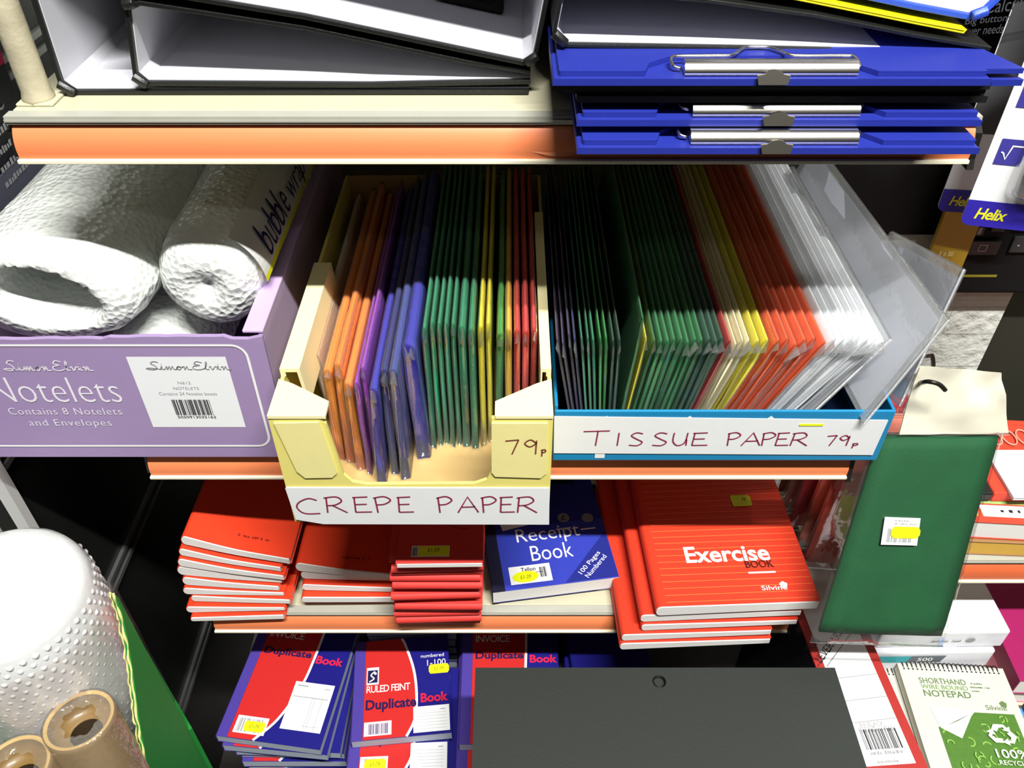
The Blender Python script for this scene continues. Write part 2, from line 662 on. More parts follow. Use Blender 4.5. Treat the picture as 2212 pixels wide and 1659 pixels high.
# ================================================================ lever arch files on the top shelf
def file_section(name, label, cat, pts, y0, ln, cover, inner, th=0.0032, side=1, lev=None, corners=(), corner_m=None):
    """a file lying on its side: pts is its outer cross-section (x, z) as an open polyline, drawn so that the inside is on its left"""
    t = thing(name, label, cat, (pts[0][0], y0, min(p[1] for p in pts)), 0, None)
    ox, oz = t.location.x, t.location.z
    P = [(p[0] - ox, p[1] - oz) for p in pts]
    b = MB()
    b.strip(P, th * side, 0, ln, 'y')
    for c in corners:
        cx, cz = P[c[0]][0], P[c[0]][1]
        b.tube([(cx + c[1], -0.0012, cz + c[2]), (cx + c[3], -0.0012, cz + c[4])], 0.0036, 6)
    b.build('cover', cover, t, 0.0006)
    q = offset2(P, (th + 0.0001) * side)
    b = MB()
    b.strip(q, 0.0006 * side, 0.0035, ln - 0.0035, 'y')
    b.build('lining', inner, t)
    return t


yA = 0.583
# A: the big one lying underneath, spine on the left
zb = Z1 + 0.0003
A = file_section('lever_arch_file', 'large black lever arch file lying under the others, tall spine beside the cream post', 'file',
                 [(-0.085, zb + 0.28), (-0.318, zb + 0.086), (-0.3205, zb + 0.008), (-0.312, zb), (0.012, zb + 0.0005)], yA, 0.31, BLACKV, LINING,
                 corners=[(2, 0.001, 0.001, 0.0105, -0.006)])
# B: inside it, spine on the left, closing to a wedge at the right
zb2 = Z1 + 0.0052
B_ = file_section('lever_arch_file', 'wedge shaped black lever arch file in the middle of the left pile, short spine', 'file',
                  [(0.013, zb2 + 0.0125), (-0.03, zb2 + 0.0195), (-0.14, zb2 + 0.0425), (-0.248, zb2 + 0.0585), (-0.259, zb2 + 0.0545), (-0.2665, zb2 + 0.009), (-0.259, zb2 + 0.001), (-0.10, zb2), (0.013, zb2 + 0.0025)],
                  yA + 0.001, 0.31, BLACKV, LINING, corners=[(5, 0.001, 0.0, 0.009, -0.0065), (4, 0.001, 0.0015, 0.0085, 0.0035)])
# C: on top, tilted, spine on the right
C_ = file_section('lever_arch_file', 'black lever arch file on top of the left pile, tilted, spine on the right', 'file',
                  [(-0.275, zb2 + 0.0695), (-0.14, zb2 + 0.0475), (-0.03, zb2 + 0.0245), (0.0085, zb2 + 0.0165), (0.0175, zb2 + 0.0225), (0.0305, zb2 + 0.092), (-0.22, zb2 + 0.145)],
                  yA - 0.002, 0.31, BLACKV, LINING, corners=[(3, 0.001, 0.0025, 0.009, 0.0075)])
# lever mechanism of C on its lower cover
pl = plane((-0.058 - C_.location.x, 0.083, zb2 + 0.0355 - C_.location.z), (0.055, 0, -0.0118), (0, 1, 0))
b = MB()


def pbox(b, fr, x0, x1, y0, y1, d0, d1, n):
    v = [fr(x, y) + n * d for d in (d0, d1) for y in (y0, y1) for x in (x0, x1)]
    b.add(v, [(0, 2, 3, 1), (4, 5, 7, 6), (0, 1, 5, 4), (2, 6, 7, 3), (0, 4, 6, 2), (1, 3, 7, 5)])


nC = Vector((0.055, 0, -0.0118)).normalized().cross(Vector((0, 1, 0))).normalized()
pbox(b, pl, 0, 0.052, 0, 0.15, 0.0005, 0.006, nC)
mech = b.build('lever_mechanism', M('black_steel', (20, 20, 20), 0.35, 0.5), C_, 0.001)
b = MB()
for yy in (0.012, 0.092):
    b.tube([pl(0.012, yy) + nC * 0.006, pl(0.012, yy) + nC * 0.03], 0.0016)
    b.tube(catmull([pl(0.044, yy) + nC * 0.006, pl(0.05, yy) + nC * 0.03, pl(0.03, yy) + nC * 0.05, pl(0.012, yy) + nC * 0.036], 5), 0.0014)
pbox(b, pl, 0.004, 0.02, 0.01, 0.016, 0.006, 0.0085, nC)
b.build('arch_rods', CHROME, mech)

# right pile: D black, E yellow, F blue
zD = 1.3132
D_ = file_section('lever_arch_file', 'black lever arch file lying on the blue clipboards, short spine on the left', 'file',
                  [(0.306, zD + 0.0005), (0.255, zD + 0.0085), (0.19, zD + 0.0205), (0.12, zD + 0.0295), (0.04, zD + 0.0355), (0.0295, zD + 0.033), (0.0255, zD + 0.0095), (0.0315, zD + 0.0002), (0.15, zD - 0.0018), (0.304, zD - 0.0052)],
                  0.5415, 0.30, BLACKV, LINING, 0.0024, corners=[(6, 0.001, 0.0, 0.0085, -0.0065)])
E_ = file_section('thin_folder', 'thin bright yellow folder between the black file and the blue file', 'folder',
                  [(0.10, zD + 0.0372), (0.15, zD + 0.0320), (0.19, zD + 0.0248), (0.255, zD + 0.0128), (0.287, zD + 0.0072), (0.2885, zD + 0.0098), (0.255, zD + 0.0155), (0.19, zD + 0.0275), (0.15, zD + 0.0347), (0.10, zD + 0.0400)],
                  0.5455, 0.26, M('yellow_plastic', (240, 225, 20), 0.4, coat=0.3), WHITE, 0.0012)
F_ = file_section('lever_arch_file', 'bright blue lever arch file on top of the right pile, with its white inside showing', 'file',
                  [(0.08, zD + 0.0500), (0.15, zD + 0.0390), (0.19, zD + 0.0318), (0.255, zD + 0.0195), (0.291, zD + 0.0135), (0.3005, zD + 0.0175), (0.340, zD + 0.0715), (0.15, zD + 0.125)],
                  0.5520, 0.30, M('blue_leathercloth', (52, 84, 196), 0.4, 0, 0.5, 0.08, 200, 0.3, 900), LINING, 0.0036, corners=[(4, 0.0, 0.003, 0.0085, 0.0065)])


# ================================================================ clipboards
def clipboard(label, x0, x1, y0, z0, clip_x, mat, flapl=0.06, flapr=0.072, sticker=False, bend=0.0, clip=True):
    wd = x1 - x0
    t = thing('clipboard_folder' if clip else 'vinyl_folder', label, 'clipboard' if clip else 'folder', (x0, y0, z0))
    b = MB()
    n = 12
    for (za, zb_, fr_) in ((0.0, 0.0042, 0.0),):
        sec = []
        P = []
        for k in range(n + 1):
            u = k / n
            dz = -bend * (1 - (2 * u - 1) ** 2)
            P.append((u * wd, za + dz))
        Q = [(p[0], p[1] + zb_) for p in P]
        b.prism(P + Q[::-1], 0, 0.30, 'y')
    b.build('board', mat, t, 0.0018, 3)
    if not clip:
        return t
    b = MB()
    cx0, cx1 = clip_x - 0.062 - x0, clip_x + 0.062 - x0
    L = [(0.004, 0.004), (flapl, 0.004), (flapl + 0.004, 0.018), (flapl + 0.02, 0.03), (wd - flapr - 0.022, 0.03), (wd - flapr - 0.008, 0.018), (wd - flapr + 0.004, 0.004), (wd - 0.002, 0.004), (wd - 0.001, 0.28), (0.003, 0.28)]
    b.prism([(p[0], p[1]) for p in L], 0.0044, 0.0074, 'z')
    b.build('cover_flap', mat, t, 0.0012, 3)
    # clip: a jaw folded from sheet metal, a wire lever, a tab
    cxm = clip_x - x0
    jl = 0.0525
    ht = 0.0078
    b = MB()
    sec = []
    for k in range(11):
        a = math.pi * (0.02 + 0.96 * k / 10)
        sec.append((0.0105 + 0.0070 * math.cos(a), 0.0044 + ht * math.sin(a)))
    b.prism(sec, cxm - jl, cxm + jl, 'x', s=True)
    cl = b.build('clip', CHROME, t)
    b = MB()
    yb_ = 0.019
    zz = 0.0095
    path = [(cxm - jl - 0.0015, 0.0105, 0.0065), (cxm - jl - 0.006, 0.012, 0.0075), (cxm - jl - 0.0065, yb_, zz), (cxm - jl - 0.002, yb_ + 0.004, zz), (cxm - 0.03, yb_ + 0.005, zz), (cxm - 0.02, yb_ + 0.006, zz), (cxm - 0.0105, yb_ + 0.0185, zz), (cxm - 0.003, yb_ + 0.0205, zz), (cxm + 0.006, yb_ + 0.0195, zz), (cxm + 0.0125, yb_ + 0.0115, zz), (cxm + 0.018, yb_ + 0.005, zz), (cxm + jl - 0.005, yb_ + 0.005, zz), (cxm + jl + 0.002, yb_ + 0.003, zz), (cxm + jl + 0.003, 0.013, 0.008), (cxm + jl + 0.0005, 0.0095, 0.0065)]
    b.tube(catmull(path, 3), 0.0011, 8)
    b.build('wire_lever', CHROME, cl)
    b = MB()
    prof = [(-0.0100, 0.0068), (-0.0058, 0.0074), (-0.0035, 0.0092), (0.0, 0.0098), (0.0035, 0.0092), (0.0058, 0.0074), (0.0100, 0.0068), (0.0088, 0.0018), (-0.0088, 0.0018)]
    vs = []
    for d in (0.0, 0.0012):
        for p in prof:
            vs.append((cxm + p[0], 0.0045 - 0.0062 + (p[1] - 0.004) * 0.35 + d - 0.0012, p[1]))
    nn = len(prof)
    b.add(vs, [tuple(range(nn)), tuple(range(nn, 2 * nn))] + [(i, (i + 1) % nn, nn + (i + 1) % nn, nn + i) for i in range(nn)])
    plabel(b.build('thumb_tab', DULLMETAL, cl), 'dull grey metal thumb tab')
    if sticker:
        b = MB()
        b.quad(top(0.0078), cxm - 0.045, 0.036, cxm - 0.003, 0.049)
        b.build('price_sticker', YSTICK, t)
    return t


g = 'clipboards and vinyl folders stacked at the shelf edge'
zc = Z1 + 0.0004
clipboard('blue clipboard folder at the bottom of its stack, hanging furthest over the orange strip', 0.0405, 0.2925, 0.489, zc, 0.1645, BLUEV, 0.05, 0.064, True)
clipboard('blue clipboard folder second from the bottom of its stack, clip squeezed under black folders', 0.0405, 0.2945, 0.5015, zc + 0.0127, 0.166, BLUEV, 0.05, 0.064)
clipboard('lowest of the three black vinyl folders pressed between blue clipboards', 0.040, 0.296, 0.508, zc + 0.0252, 0.16, BLACKV, clip=False)
clipboard('middle one of three black vinyl folders pressed between blue clipboards', 0.031, 0.2945, 0.5105, zc + 0.0299, 0.16, BLACKV, clip=False)
clipboard('upper of the three black vinyl folders pressed between blue clipboards', 0.0245, 0.2935, 0.5055, zc + 0.0346, 0.16, BLACKV, clip=False)
c1 = clipboard('blue clipboard folder with clip fully in view, uppermost of its stack under the black file', 0.0245, 0.2895, 0.4995, zc + 0.0393, 0.157, BLUEV, 0.056, 0.072)
b = MB()
b.prism([(0.258, 0.006), (0.2885, 0.0065), (0.2715, 0.06), (0.255, 0.06)], -0.0026, 0.0012, 'z')
b.prism([(0.262, 0.008), (0.2875, 0.0085), (0.2705, 0.06), (0.258, 0.06)], 0.0042, 0.0072, 'z')
b.build('back_flap', BLUEV, c1, 0.0008)

# ================================================================ lilac box of bubble wrap
LILAC = M('lilac_printed_card', (158, 136, 178), 0.5, 0, 0.4, 0.05, 30)
LILACD = M('lilac_card_inside', (176, 156, 186), 0.6, 0, 0.3, 0.06, 40)
bx0, bx1, by0, by1, bz0, bz1 = -0.484, -0.2045, 0.540, 0.93, Z2 + 0.0004, 1.0830
t = thing('cardboard_box', 'long open lilac box with white print, holding rolls of bubble wrap', 'box', (bx0, by0, bz0))
W_, D_l, H_ = bx1 - bx0, by1 - by0, bz1 - bz0
b = MB()
# front wall with a torn top edge
pts = [(0, 0), (W_, 0), (W_, H_ - 0.001)]
k = 40
for i in range(k + 1):
    u = 1 - i / k
    tear = 0.002 * noise.noise((u * 9, 3.1, 0)) + 0.0012 * noise.noise((u * 40, 1.1, 0))
    if 0.55 < u < 0.93:
        tear += 0.0025
    pts.append((u * (W_ - 0.012), H_ - 0.004 + tear))
b.prism(pts, 0, 0.004, 'y', 0)
b.build('front_panel', LILAC, t)
for x0 in (0.0, W_ - 0.004):
    b = MB()
    b.box(x0, x0 + 0.004, 0.0042, D_l - 0.0042, 0, H_)
    b.build('side_panel', LILACD, t, 0.0005)
for x0, x1_ in ((W_ - 0.0165, W_ + 0.0005), (-0.0005, 0.006)):
    b = MB()
    b.box(x0, x1_, 0.003, D_l, H_ + 0.0002, H_ + 0.003)
    b.build('folded_rim', M('lilac_rim_card', (196, 170, 216), 0.5), t, 0.0008)
b = MB()
b.box(0.0042, W_ - 0.0042, 0.0042, D_l, 0, 0.003)
b.build('floor_panel', LILACD, t)
b = MB()
b.box(0, W_, D_l - 0.004, D_l, 0, H_)
b.build('back_panel', LILACD, t)
fr = front(-0.0006)


def fl(px, py):
    p = pY(px, py, by0)
    return p.x - bx0, p.z - bz0


# rounded white outline
x1, z1 = fl(528, 745)
x1 += 0.0015
z0 = fl(560, 962)[1]
r = 0.013
out = []
for cx, cz, a0 in ((x1 - r, z1 - r, 0), (0.012, z1 - r, 90), (0.012, z0 + r, 180), (x1 - r, z0 + r, 270)):
    for a in range(0, 91, 15):
        out.append((cx + r * math.cos(math.radians(a0 + a)) * 0.9, cz + r * math.sin(math.radians(a0 + a))))
out.append(out[0])
b = MB()
b.ribbon(fr, out, 0.0022)
b.build('white_outline', PRINTW, t)
b = MB()
a0, a1 = fl(4, 868), fl(268, 868)
b.text('Notelets', fr, a0[0] - 0.0055, a0[1], a1[0] - a0[0] + 0.0055, 0.0285, off=-0.012)
a0, a1 = fl(22, 893), fl(265, 893)
b.text('Contains 8 Notelets', fr, a0[0], a0[1] - 0.001, a1[0] - a0[0], 0.0082, off=-0.004, space=1.15)
a0, a1 = fl(66, 918), fl(243, 918)
b.text('and Envelopes', fr, a0[0], a0[1] - 0.003, a1[0] - a0[0], 0.0105, off=-0.004, space=1.15)
SCRIPT = ['s_S', 's_i', 's_m', 's_o', 's_n', ' ', 's_E', 's_l', 's_v', 's_i', 's_n']
ADV = {'s_S': 0.011, 's_i': 0.0045, 's_m': 0.0105, 's_o': 0.006, 's_n': 0.0075, ' ': 0.003, 's_E': 0.0105, 's_l': 0.005, 's_v': 0.007}
a0 = fl(10, 800)
b.strokes(fr, SCRIPT, a0[0] + 0.002, a0[1], 0.0105, 0.007, -0.0004, 0.0011, 0, ADV)
b.build('lettering', M('pale_lilac_print', (232, 226, 236), 0.5), t)
q0, q1 = fl(272, 770), fl(487, 770)
q2 = fl(336, 922)
b = MB()
b.quad(front(-0.0004), q0[0], q2[1], q1[0], q0[1])
lb = b.build('white_label', WHITE, t)
fr2 = front(-0.0009)
b = MB()
a0 = fl(322, 797)
b.strokes(fr2, SCRIPT, a0[0], a0[1], 0.0085, 0.007, -0.0008, 0.0008, 0, ADV)
cx = (q0[0] + q1[0]) / 2
for s, py, ww, hh in (('N612', 828, 0.011, 0.003), ('NOTELETS', 840, 0.022, 0.003), ('Contains 24 Notelet boxes', 852, 0.05, 0.0036)):
    zz = fl(400, py)[1]
    b.text(s, fr2, cx - ww / 2, zz, ww, hh, off=-0.01)
a0, a1 = fl(372, 893), fl(462, 862)
b.text('5050913035162', fr2, cx - 0.016, a0[1] - 0.005, 0.034, 0.003, 1)
b.barcode(fr2, cx - 0.0165, a0[1] - 0.001, 0.034, a1[1] - a0[1] + 0.001, 1)
b.build('lettering', [M('grey_print', (150, 150, 152), 0.6), INK], lb)

# bubble wrap rolls
BUB = bubble_mat('bubble_film', (222, 226, 221), 175, 0.5, 0.12)


def wrap_roll(label, cx, cz, rx, rz, y0, y1, hollow, seed, holes=0.55):
    t = thing('bubble_wrap_roll', label, 'bubble wrap', (cx, y0, cz), 0, 'bubble wrap rolls in the lilac box')
    b = MB()
    n = 56
    prof = []
    if hollow:
        prof += [(0.10, holes * 0.75), (0.05, holes * 0.85), (0.012, holes * 0.95), (0.0, holes * 1.1), (0.001, holes * 1.25), (0.006, 0.88)]
    else:
        prof += [(0.012, 0.02), (0.004, 0.2), (0.0, 0.42), (0.003, 0.66), (0.012, 0.86)]
    prof += [(0.024, 0.97), (0.05, 1.0)]
    L = y1 - y0
    prof += [(0.05 + (L - 0.05) * k / 18, 1.0) for k in range(1, 19)]
    rings = []
    for d, s in prof:
        ring = []
        for i in range(n):
            a = 2 * math.pi * i / n
            nn = 1 + 0.05 * noise.noise((math.cos(a) * 1.2 + seed, math.sin(a) * 1.2, d * 6)) + 0.035 * noise.noise((math.cos(a) * 3.5, math.sin(a) * 3.5 + seed, d * 25))
            px_, pz_ = rx * s * nn * math.cos(a), rz * s * nn * math.sin(a)
            if hollow:
                pz_ += 0.10 * rz * (1 - s) - px_ * 0.30 * max(0.0, 1.0 - s) - 0.004 * math.sin(a * 2 + 0.6) * s
            ring.append((px_, d, pz_))
        rings.append(ring)
    b.loft(rings)
    b.build('film', BUB, t)
    return t


r1 = wrap_roll('squashed wide bubble wrap roll with an open hollow end, left in the lilac box', -0.388, 1.098, 0.080, 0.0505, 0.565, 0.915, True, 1.7)
r2 = wrap_roll('round bubble wrap roll with a gathered closed end and a printed label along it', -0.2595, 1.0975, 0.0475, 0.0505, 0.585, 0.915, False, 5.2)
r3 = wrap_roll('bubble wrap roll underneath, seen in the gap between the two upper rolls', -0.333, 0.9955, 0.052, 0.0475, 0.575, 0.915, False, 9.1)
# label along roll 2
b = MB()
n = 10


def lab(u, v, o=0.0012):
    a = math.radians(58 - 56 * u)
    rr = 1.055 + o / 0.05
    return Vector((0.0475 * rr * math.cos(a), 0.008 + v, 0.0505 * rr * math.sin(a)))


for i in range(n):
    b.add([lab(i / n, 0), lab((i + 1) / n, 0), lab((i + 1) / n, 0.30), lab(i / n, 0.30)], [(0, 1, 2, 3)], 1 if i == n - 1 else 0, True)
lb = b.build('printed_label', [M('label_white', (212, 214, 210), 0.4), M('label_yellow', (222, 222, 30), 0.4)], r2)
b = MB()
frl = lambda x, y: lab(0.78 - y / 0.054, 0.022 + x, 0.0042)
b.text('bubble', frl, 0.0, 0.0, 0.086, 0.028, shear=0.25, off=-0.002)
b.text('wrap', frl, 0.098, -0.006, 0.062, 0.021, shear=0.25, off=-0.006)
b.build('lettering', M('navy_print', (24, 22, 74), 0.5), lb)

# ================================================================ crepe paper box
YCARD = M('yellow_card', (226, 214, 120), 0.6, 0, 0.3, 0.05, 60)
YPALE = M('pale_yellow_card', (240, 232, 178), 0.6, 0, 0.3, 0.04, 60)
KRAFT = M('kraft_card_inside', (190, 160, 104), 0.7, 0, 0.3, 0.08, 60)
cx0, cx1, cy0, cy1, cz0 = -0.1865, 0.0315, 0.463, 0.86, Z2 + 0.0004
t = thing('cardboard_box', 'yellow card box with cut away front, holding crepe paper, overhanging the shelf', 'box', (cx0, cy0, cz0))
W_ = cx1 - cx0
HF = 1.063 - cz0


def cf(px, py):
    p = pY(px, py, cy0)
    return p.x - cx0, p.z - cz0


b = MB()
# front wall with a U shaped cut-out
L = [(0, 0), (W_, 0), (W_, HF), (W_ - 0.047, HF)]
uL, uR = cf(738, 1030)[0], cf(1062, 1030)[0]
zU = cf(900, 1047)[1]
L += [(uR + 0.001, HF - 0.006), (uR, zU + 0.018), (uR - 0.004, zU + 0.006), (uR - 0.014, zU + 0.001)]
L += [(uL + 0.02, zU), (uL + 0.008, zU + 0.003), (uL + 0.002, zU + 0.012), (uL - 0.004, HF - 0.006), (uL - 0.01, HF), (0, HF)]
b.prism(L, 0, 0.003, 'y')
fp = b.build('front_panel', YCARD, t)
for pp in ([(592, 912), (690, 910), (722, 1000), (728, 1020), (718, 1029), (660, 1030), (642, 1016)], [(1062, 912), (1183, 912), (1180, 1020), (1168, 1030), (1070, 1027), (1062, 1018)]):
    b = MB()
    q = [cf(*p) for p in pp]
    vs = [(x, -0.0002, z) for x, z in q] + [(x, -0.0016, z) for x, z in q]
    nn = len(q)
    b.add(vs, [tuple(range(nn)), tuple(range(nn, 2 * nn))] + [(i, (i + 1) % nn, nn + (i + 1) % nn, nn + i) for i in range(nn)])
    fo = b.build('folded_flap', M('straw_yellow_card', (232, 222, 150), 0.6, 0, 0.3, 0.05, 60), t)
# pale top flaps of the front corners
for mir in (0, 1):
    b = MB()
    q = [(0.0, -0.001), (0.0445, -0.001), (0.0445, 0.016), (0.012, 0.037), (0.0, 0.0425)]
    if mir:
        q = [(W_ - x, y) for x, y in q]
    b.prism(q, HF + 0.0002, HF + 0.003, 'z')
    b.build('corner_flap', YPALE, t, 0.0006)
# side walls with their rolled rims
for x in (0.0, W_ - 0.003):
    b = MB()
    b.box(x, x + 0.003, 0.0032, cy1 - cy0, 0, HF)
    b.build('side_panel', YCARD, t)
for mir in (0, 1):
    b = MB()
    q = [(0.0, 0.0), (0.0, 0.008), (0.016 if not mir else 0.0085, 0.008), (0.019 if not mir else 0.0085, -0.03), (0.0165 if not mir else 0.0075, -0.03), (0.0135 if not mir else 0.007, 0.0045), (0.004, 0.0045), (0.004, 0.0)]
    q = [((W_ - x) if mir else x, HF + z) for x, z in q]
    b.prism(q, 0.049, 0.205 if not mir else 0.30, 'y')
    b.build('rolled_rim', YPALE, t)
b = MB()
b.box(0.0032, W_ - 0.0032, 0.0032, cy1 - cy0, 0, 0.003)
b.build('floor_panel', KRAFT, t)
b = MB()
b.box(0.0032, W_ - 0.0032, cy1 - cy0 - 0.003, cy1 - cy0, 0.0032, HF)
b.build('back_panel', KRAFT, t)
# handwritten sign
b = MB()
sg = [cf(617, 1050), cf(1187, 1051), cf(1186, 1129), cf(700, 1128), cf(640, 1118)]
b.poly([(x, -0.0022, z) for x, z in sg])
b.poly([(x, -0.0005, z) for x, z in sg])
sign = b.build('paper_sign', M('sign_paper', (226, 228, 228), 0.6, var=0.03), t)
b = MB()
frs = front(-0.0027)
lt = [('C', 648, 738), ('R', 705, 770 - 14), ('E', 768, 812), ('P', 815, 852), ('E', 858, 897), ('P', 948, 980), ('A', 990, 1035), ('P', 1040, 1070), ('E', 1078, 1112), ('R', 1118, 1162)]
lt = [('C', 645, 694), ('R', 707, 752), ('E', 768, 806), ('P', 812, 850), ('E', 862, 896), ('P', 946, 980), ('A', 990, 1034), ('P', 1040, 1074), ('E', 1080, 1113), ('R', 1116, 1160)]
for ch, a, c in lt:
    p0, p1 = cf(a, 1102), cf(c, 1102)
    hh = cf(a, 1068)[1] - p0[1]
    if ch == 'C':
        p0 = (p0[0], p0[1] - 0.002)
    b.strokes(frs, [ch], p0[0], p0[1], hh, p1[0] - p0[0], 0, 0.0014)
b.build('handwriting', PENRED, sign)
b = MB()
frs = front(-0.0021)
p0, p1 = cf(1092, 977), cf(1117, 977)
hh = cf(1092, 946)[1] - p0[1]
b.strokes(frs, ['7', '9', 'p'], p0[0], p0[1], hh, 0.0115, 0.0025, 0.0011, 0, {'p': 0.006})
b.build('price_handwriting', M('brown_pen_ink', (120, 52, 40), 0.6), fo)


# ================================================================ paper packs
def slab(b, tf, bf, thx, L, m=0, grow=0.0, seed=0.0, yshift=0.0, wob=0.0005, droop=0.0, cutfront=0.0):
    """a folded pack: tf / bf = top and bottom points of its front edge, thx = thickness along x, L = depth"""
    tf, bf = Vector(tf), Vector(bf)
    d = tf - bf
    rings = []
    ys = [0.0, 0.0025, 0.012, 0.05, 0.10, 0.17, 0.24, 0.30]
    ys = [y for y in ys if y < L - 0.004] + [L - 0.003, L]
    h = thx / 2 + grow
    prof = [(-1, 0.0), (-1, 0.25), (-1, 0.5), (-1, 0.75), (-0.95, 0.95), (-0.55, 1.0), (0.0, 1.008), (0.55, 1.0), (0.95, 0.95), (1, 0.75), (1, 0.5), (1, 0.25), (1, 0.0)]
    for y in ys:
        e = 0.84 if y in (0.0, L) else 1.0
        ring = []
        for sx, u in prof:
            g = grow if u > 0.9 else (-grow if u < 0.1 else 0)
            p = bf + d * (u * (1 - droop * y)) + Vector((0, 0, g))
            w1 = wob * noise.noise((seed * 3.7, u * 4.0, y * 14.0))
            w2 = wob * 0.5 * noise.noise((seed * 3.7 + sx * 2, u * 9.0, y * 40.0))
            bulge = 1.0 - 0.12 * noise.noise((seed, u * 3 + sx, y * 9))
            yy = y - (grow if y == 0.0 else 0) + (grow if y == L else 0)
            if y < 0.004:
                yy += 0.003 * noise.noise((seed * 1.3, u * 5.0, sx * 0.6)) * (1 if not grow else 1)
            ring.append((p.x + sx * h * e * min(bulge, 1.0) + w1 + w2 * 0, p.y + yy, p.z))
        rings.append(ring)
    b.loft(rings, m, True)


COLS = {
    'cream': ('cream', (226, 210, 184)), 'orange': ('orange', (244, 140, 42)), 'purple': ('violet', (158, 66, 186)), 'blue': ('royal blue', (44, 42, 176)), 'navy': ('navy blue', (34, 38, 112)),
    'slate': ('slate blue', (58, 72, 148)), 'green': ('emerald green', (22, 140, 94)), 'dgreen': ('dark green', (16, 84, 56)), 'bgreen': ('bright green', (40, 160, 62)), 'yellow': ('yellow', (236, 222, 40)),
    'red': ('red', (222, 60, 50)), 'plum': ('dark plum', (74, 52, 96)), 'ivory': ('ivory', (236, 226, 178)), 'torange': ('orange red', (238, 92, 30)), 'white': ('white', (240, 243, 252)), 'tgreen': ('mid green', (24, 124, 60)), 'amber': ('amber yellow', (236, 190, 60)),
    'crimson': ('crimson', (205, 52, 44)),
}
cnt = {}
EARM = film('pinched_glint_cellophane', 0.22, 0.25, 0.6, 0.25, crinkle=1.0, cscale=200)  # extra white haze and gloss paint glints on the pinched corners


def pack(kind, c, tf, bf, thx, L, where, total, group, seed, wrapper=True, ear=True, wmat=None):
    nm, rgb = COLS[c]
    k = (kind, c, group)
    i = cnt.get(k, 0)
    cnt[k] = i + 1
    nn = total[c]
    if nn == 1:
        lab_ = 'only %s %s pack in clear wrapping, standing in the %s' % (nm, kind, where)
    elif i == nn - 1:
        lab_ = '%s %s pack, last of that colour towards the right in the %s' % (nm, kind, where)
    else:
        lab_ = '%s %s pack, %s of that colour from left in the %s' % (nm, kind, ORD[i], where)
    tf, bf = Vector(tf), Vector(bf)
    t = thing(kind.replace(' ', '_') + '_pack', lab_, 'paper pack', bf, 0, group)
    b = MB()
    o = Vector((0, 0, 0))
    slab(b, tf - bf, o, thx, L, 0, 0.0, seed)
    b.build('folded_paper', crepe_mat('crepe_' + c, rgb) if 'crepe' in kind else M('tissue_' + c, rgb, 0.7, 0, 0.3, 0.12, 60, 0.3, 500), t)
    if wrapper:
        b = MB()
        slab(b, tf - bf + Vector((0, -0.001, 0.0006)), o + Vector((0, -0.001, 0.0002)), thx, L + 0.004, 0, 0.0005, seed)
        if ear:
            # the pinched corner of the cellophane at the front top
            d = tf - bf
            rr = random.Random(seed)
            h0 = 0.86 + 0.06 * rr.random()
            a = d * h0 + Vector((0, -0.0015, 0))
            c2 = d * 1.0 + Vector((0, -0.0012, 0.0006))
            tip = d * (0.97 + 0.03 * rr.random()) + Vector((rr.uniform(-0.002, 0.002), -0.007 - 0.005 * rr.random(), -0.001))
            b.add([a + Vector((-thx * 0.32, 0, 0)), tip, c2 + Vector((-thx * 0.2, 0, 0)), a + Vector((thx * 0.32, 0, 0)), c2 + Vector((thx * 0.2, 0, 0))], [(0, 1, 2), (3, 1, 4), (0, 3, 1)], 1)
        b.build('wrapper', [wmat or CLEAR, EARM], t, fix=False)
    return t


# crepe: (colour, px of the left and right border at y = 773, front depth, height, lean)
CR = [('cream', 668, 687, 0.560, 0.100, 0.010), ('orange', 690, 717, 0.533, 0.104, -0.003), ('orange', 718, 741, 0.530, 0.112, -0.003), ('orange', 742, 766, 0.520, 0.100, 0.0),
      ('purple', 768, 783, 0.516, 0.104, 0.0), ('purple', 784, 798, 0.522, 0.115, 0.0), ('blue', 800, 824, 0.503, 0.108, -0.004), ('navy', 826, 847, 0.515, 0.118, -0.002), ('slate', 849, 873, 0.508, 0.124, 0.0),
      ('blue', 875, 909, 0.535, 0.128, 0.004), ('green', 912, 926, 0.548, 0.136, 0.0), ('green', 928, 941, 0.552, 0.138, 0.0), ('green', 943, 956, 0.553, 0.136, 0.0), ('green', 958, 971, 0.551, 0.138, 0.0),
      ('green', 973, 986, 0.553, 0.137, 0.0), ('green', 988, 1008, 0.550, 0.135, 0.0), ('green', 1010, 1027, 0.548, 0.134, 0.0), ('yellow', 1031, 1046, 0.552, 0.134, 0.0), ('yellow', 1048, 1062, 0.556, 0.134, 0.0),
      ('bgreen', 1068, 1086, 0.550, 0.128, -0.003), ('amber', 1089, 1107, 0.552, 0.13, 0.0), ('red', 1109, 1125, 0.550, 0.132, 0.0), ('red', 1127, 1144, 0.548, 0.132, 0.0), ('red', 1146, 1161, 0.552, 0.132, 0.0)]
tot = {}
for r in CR:
    tot[r[0]] = tot.get(r[0], 0) + 1
for i, (c, a, e, y, h, lean) in enumerate(CR):
    t_ = 0.55 / ray(900, 740)[1]
    xa, xe = (a - 1106) / F * t_, (e - 1106) / F * t_
    xm = max(-0.178, (xa + xe) / 2)
    thx = (xe - xa) - 0.0010
    z0 = Z2 + 0.0045
    pack('crepe paper', c, (xm - lean * 0.5, y, z0 + h + 0.003), (xm + lean * 0.5, y + 0.0, z0), thx, 0.845 - y, 'yellow box', tot, 'crepe paper packs in the yellow box', i + 1.0)

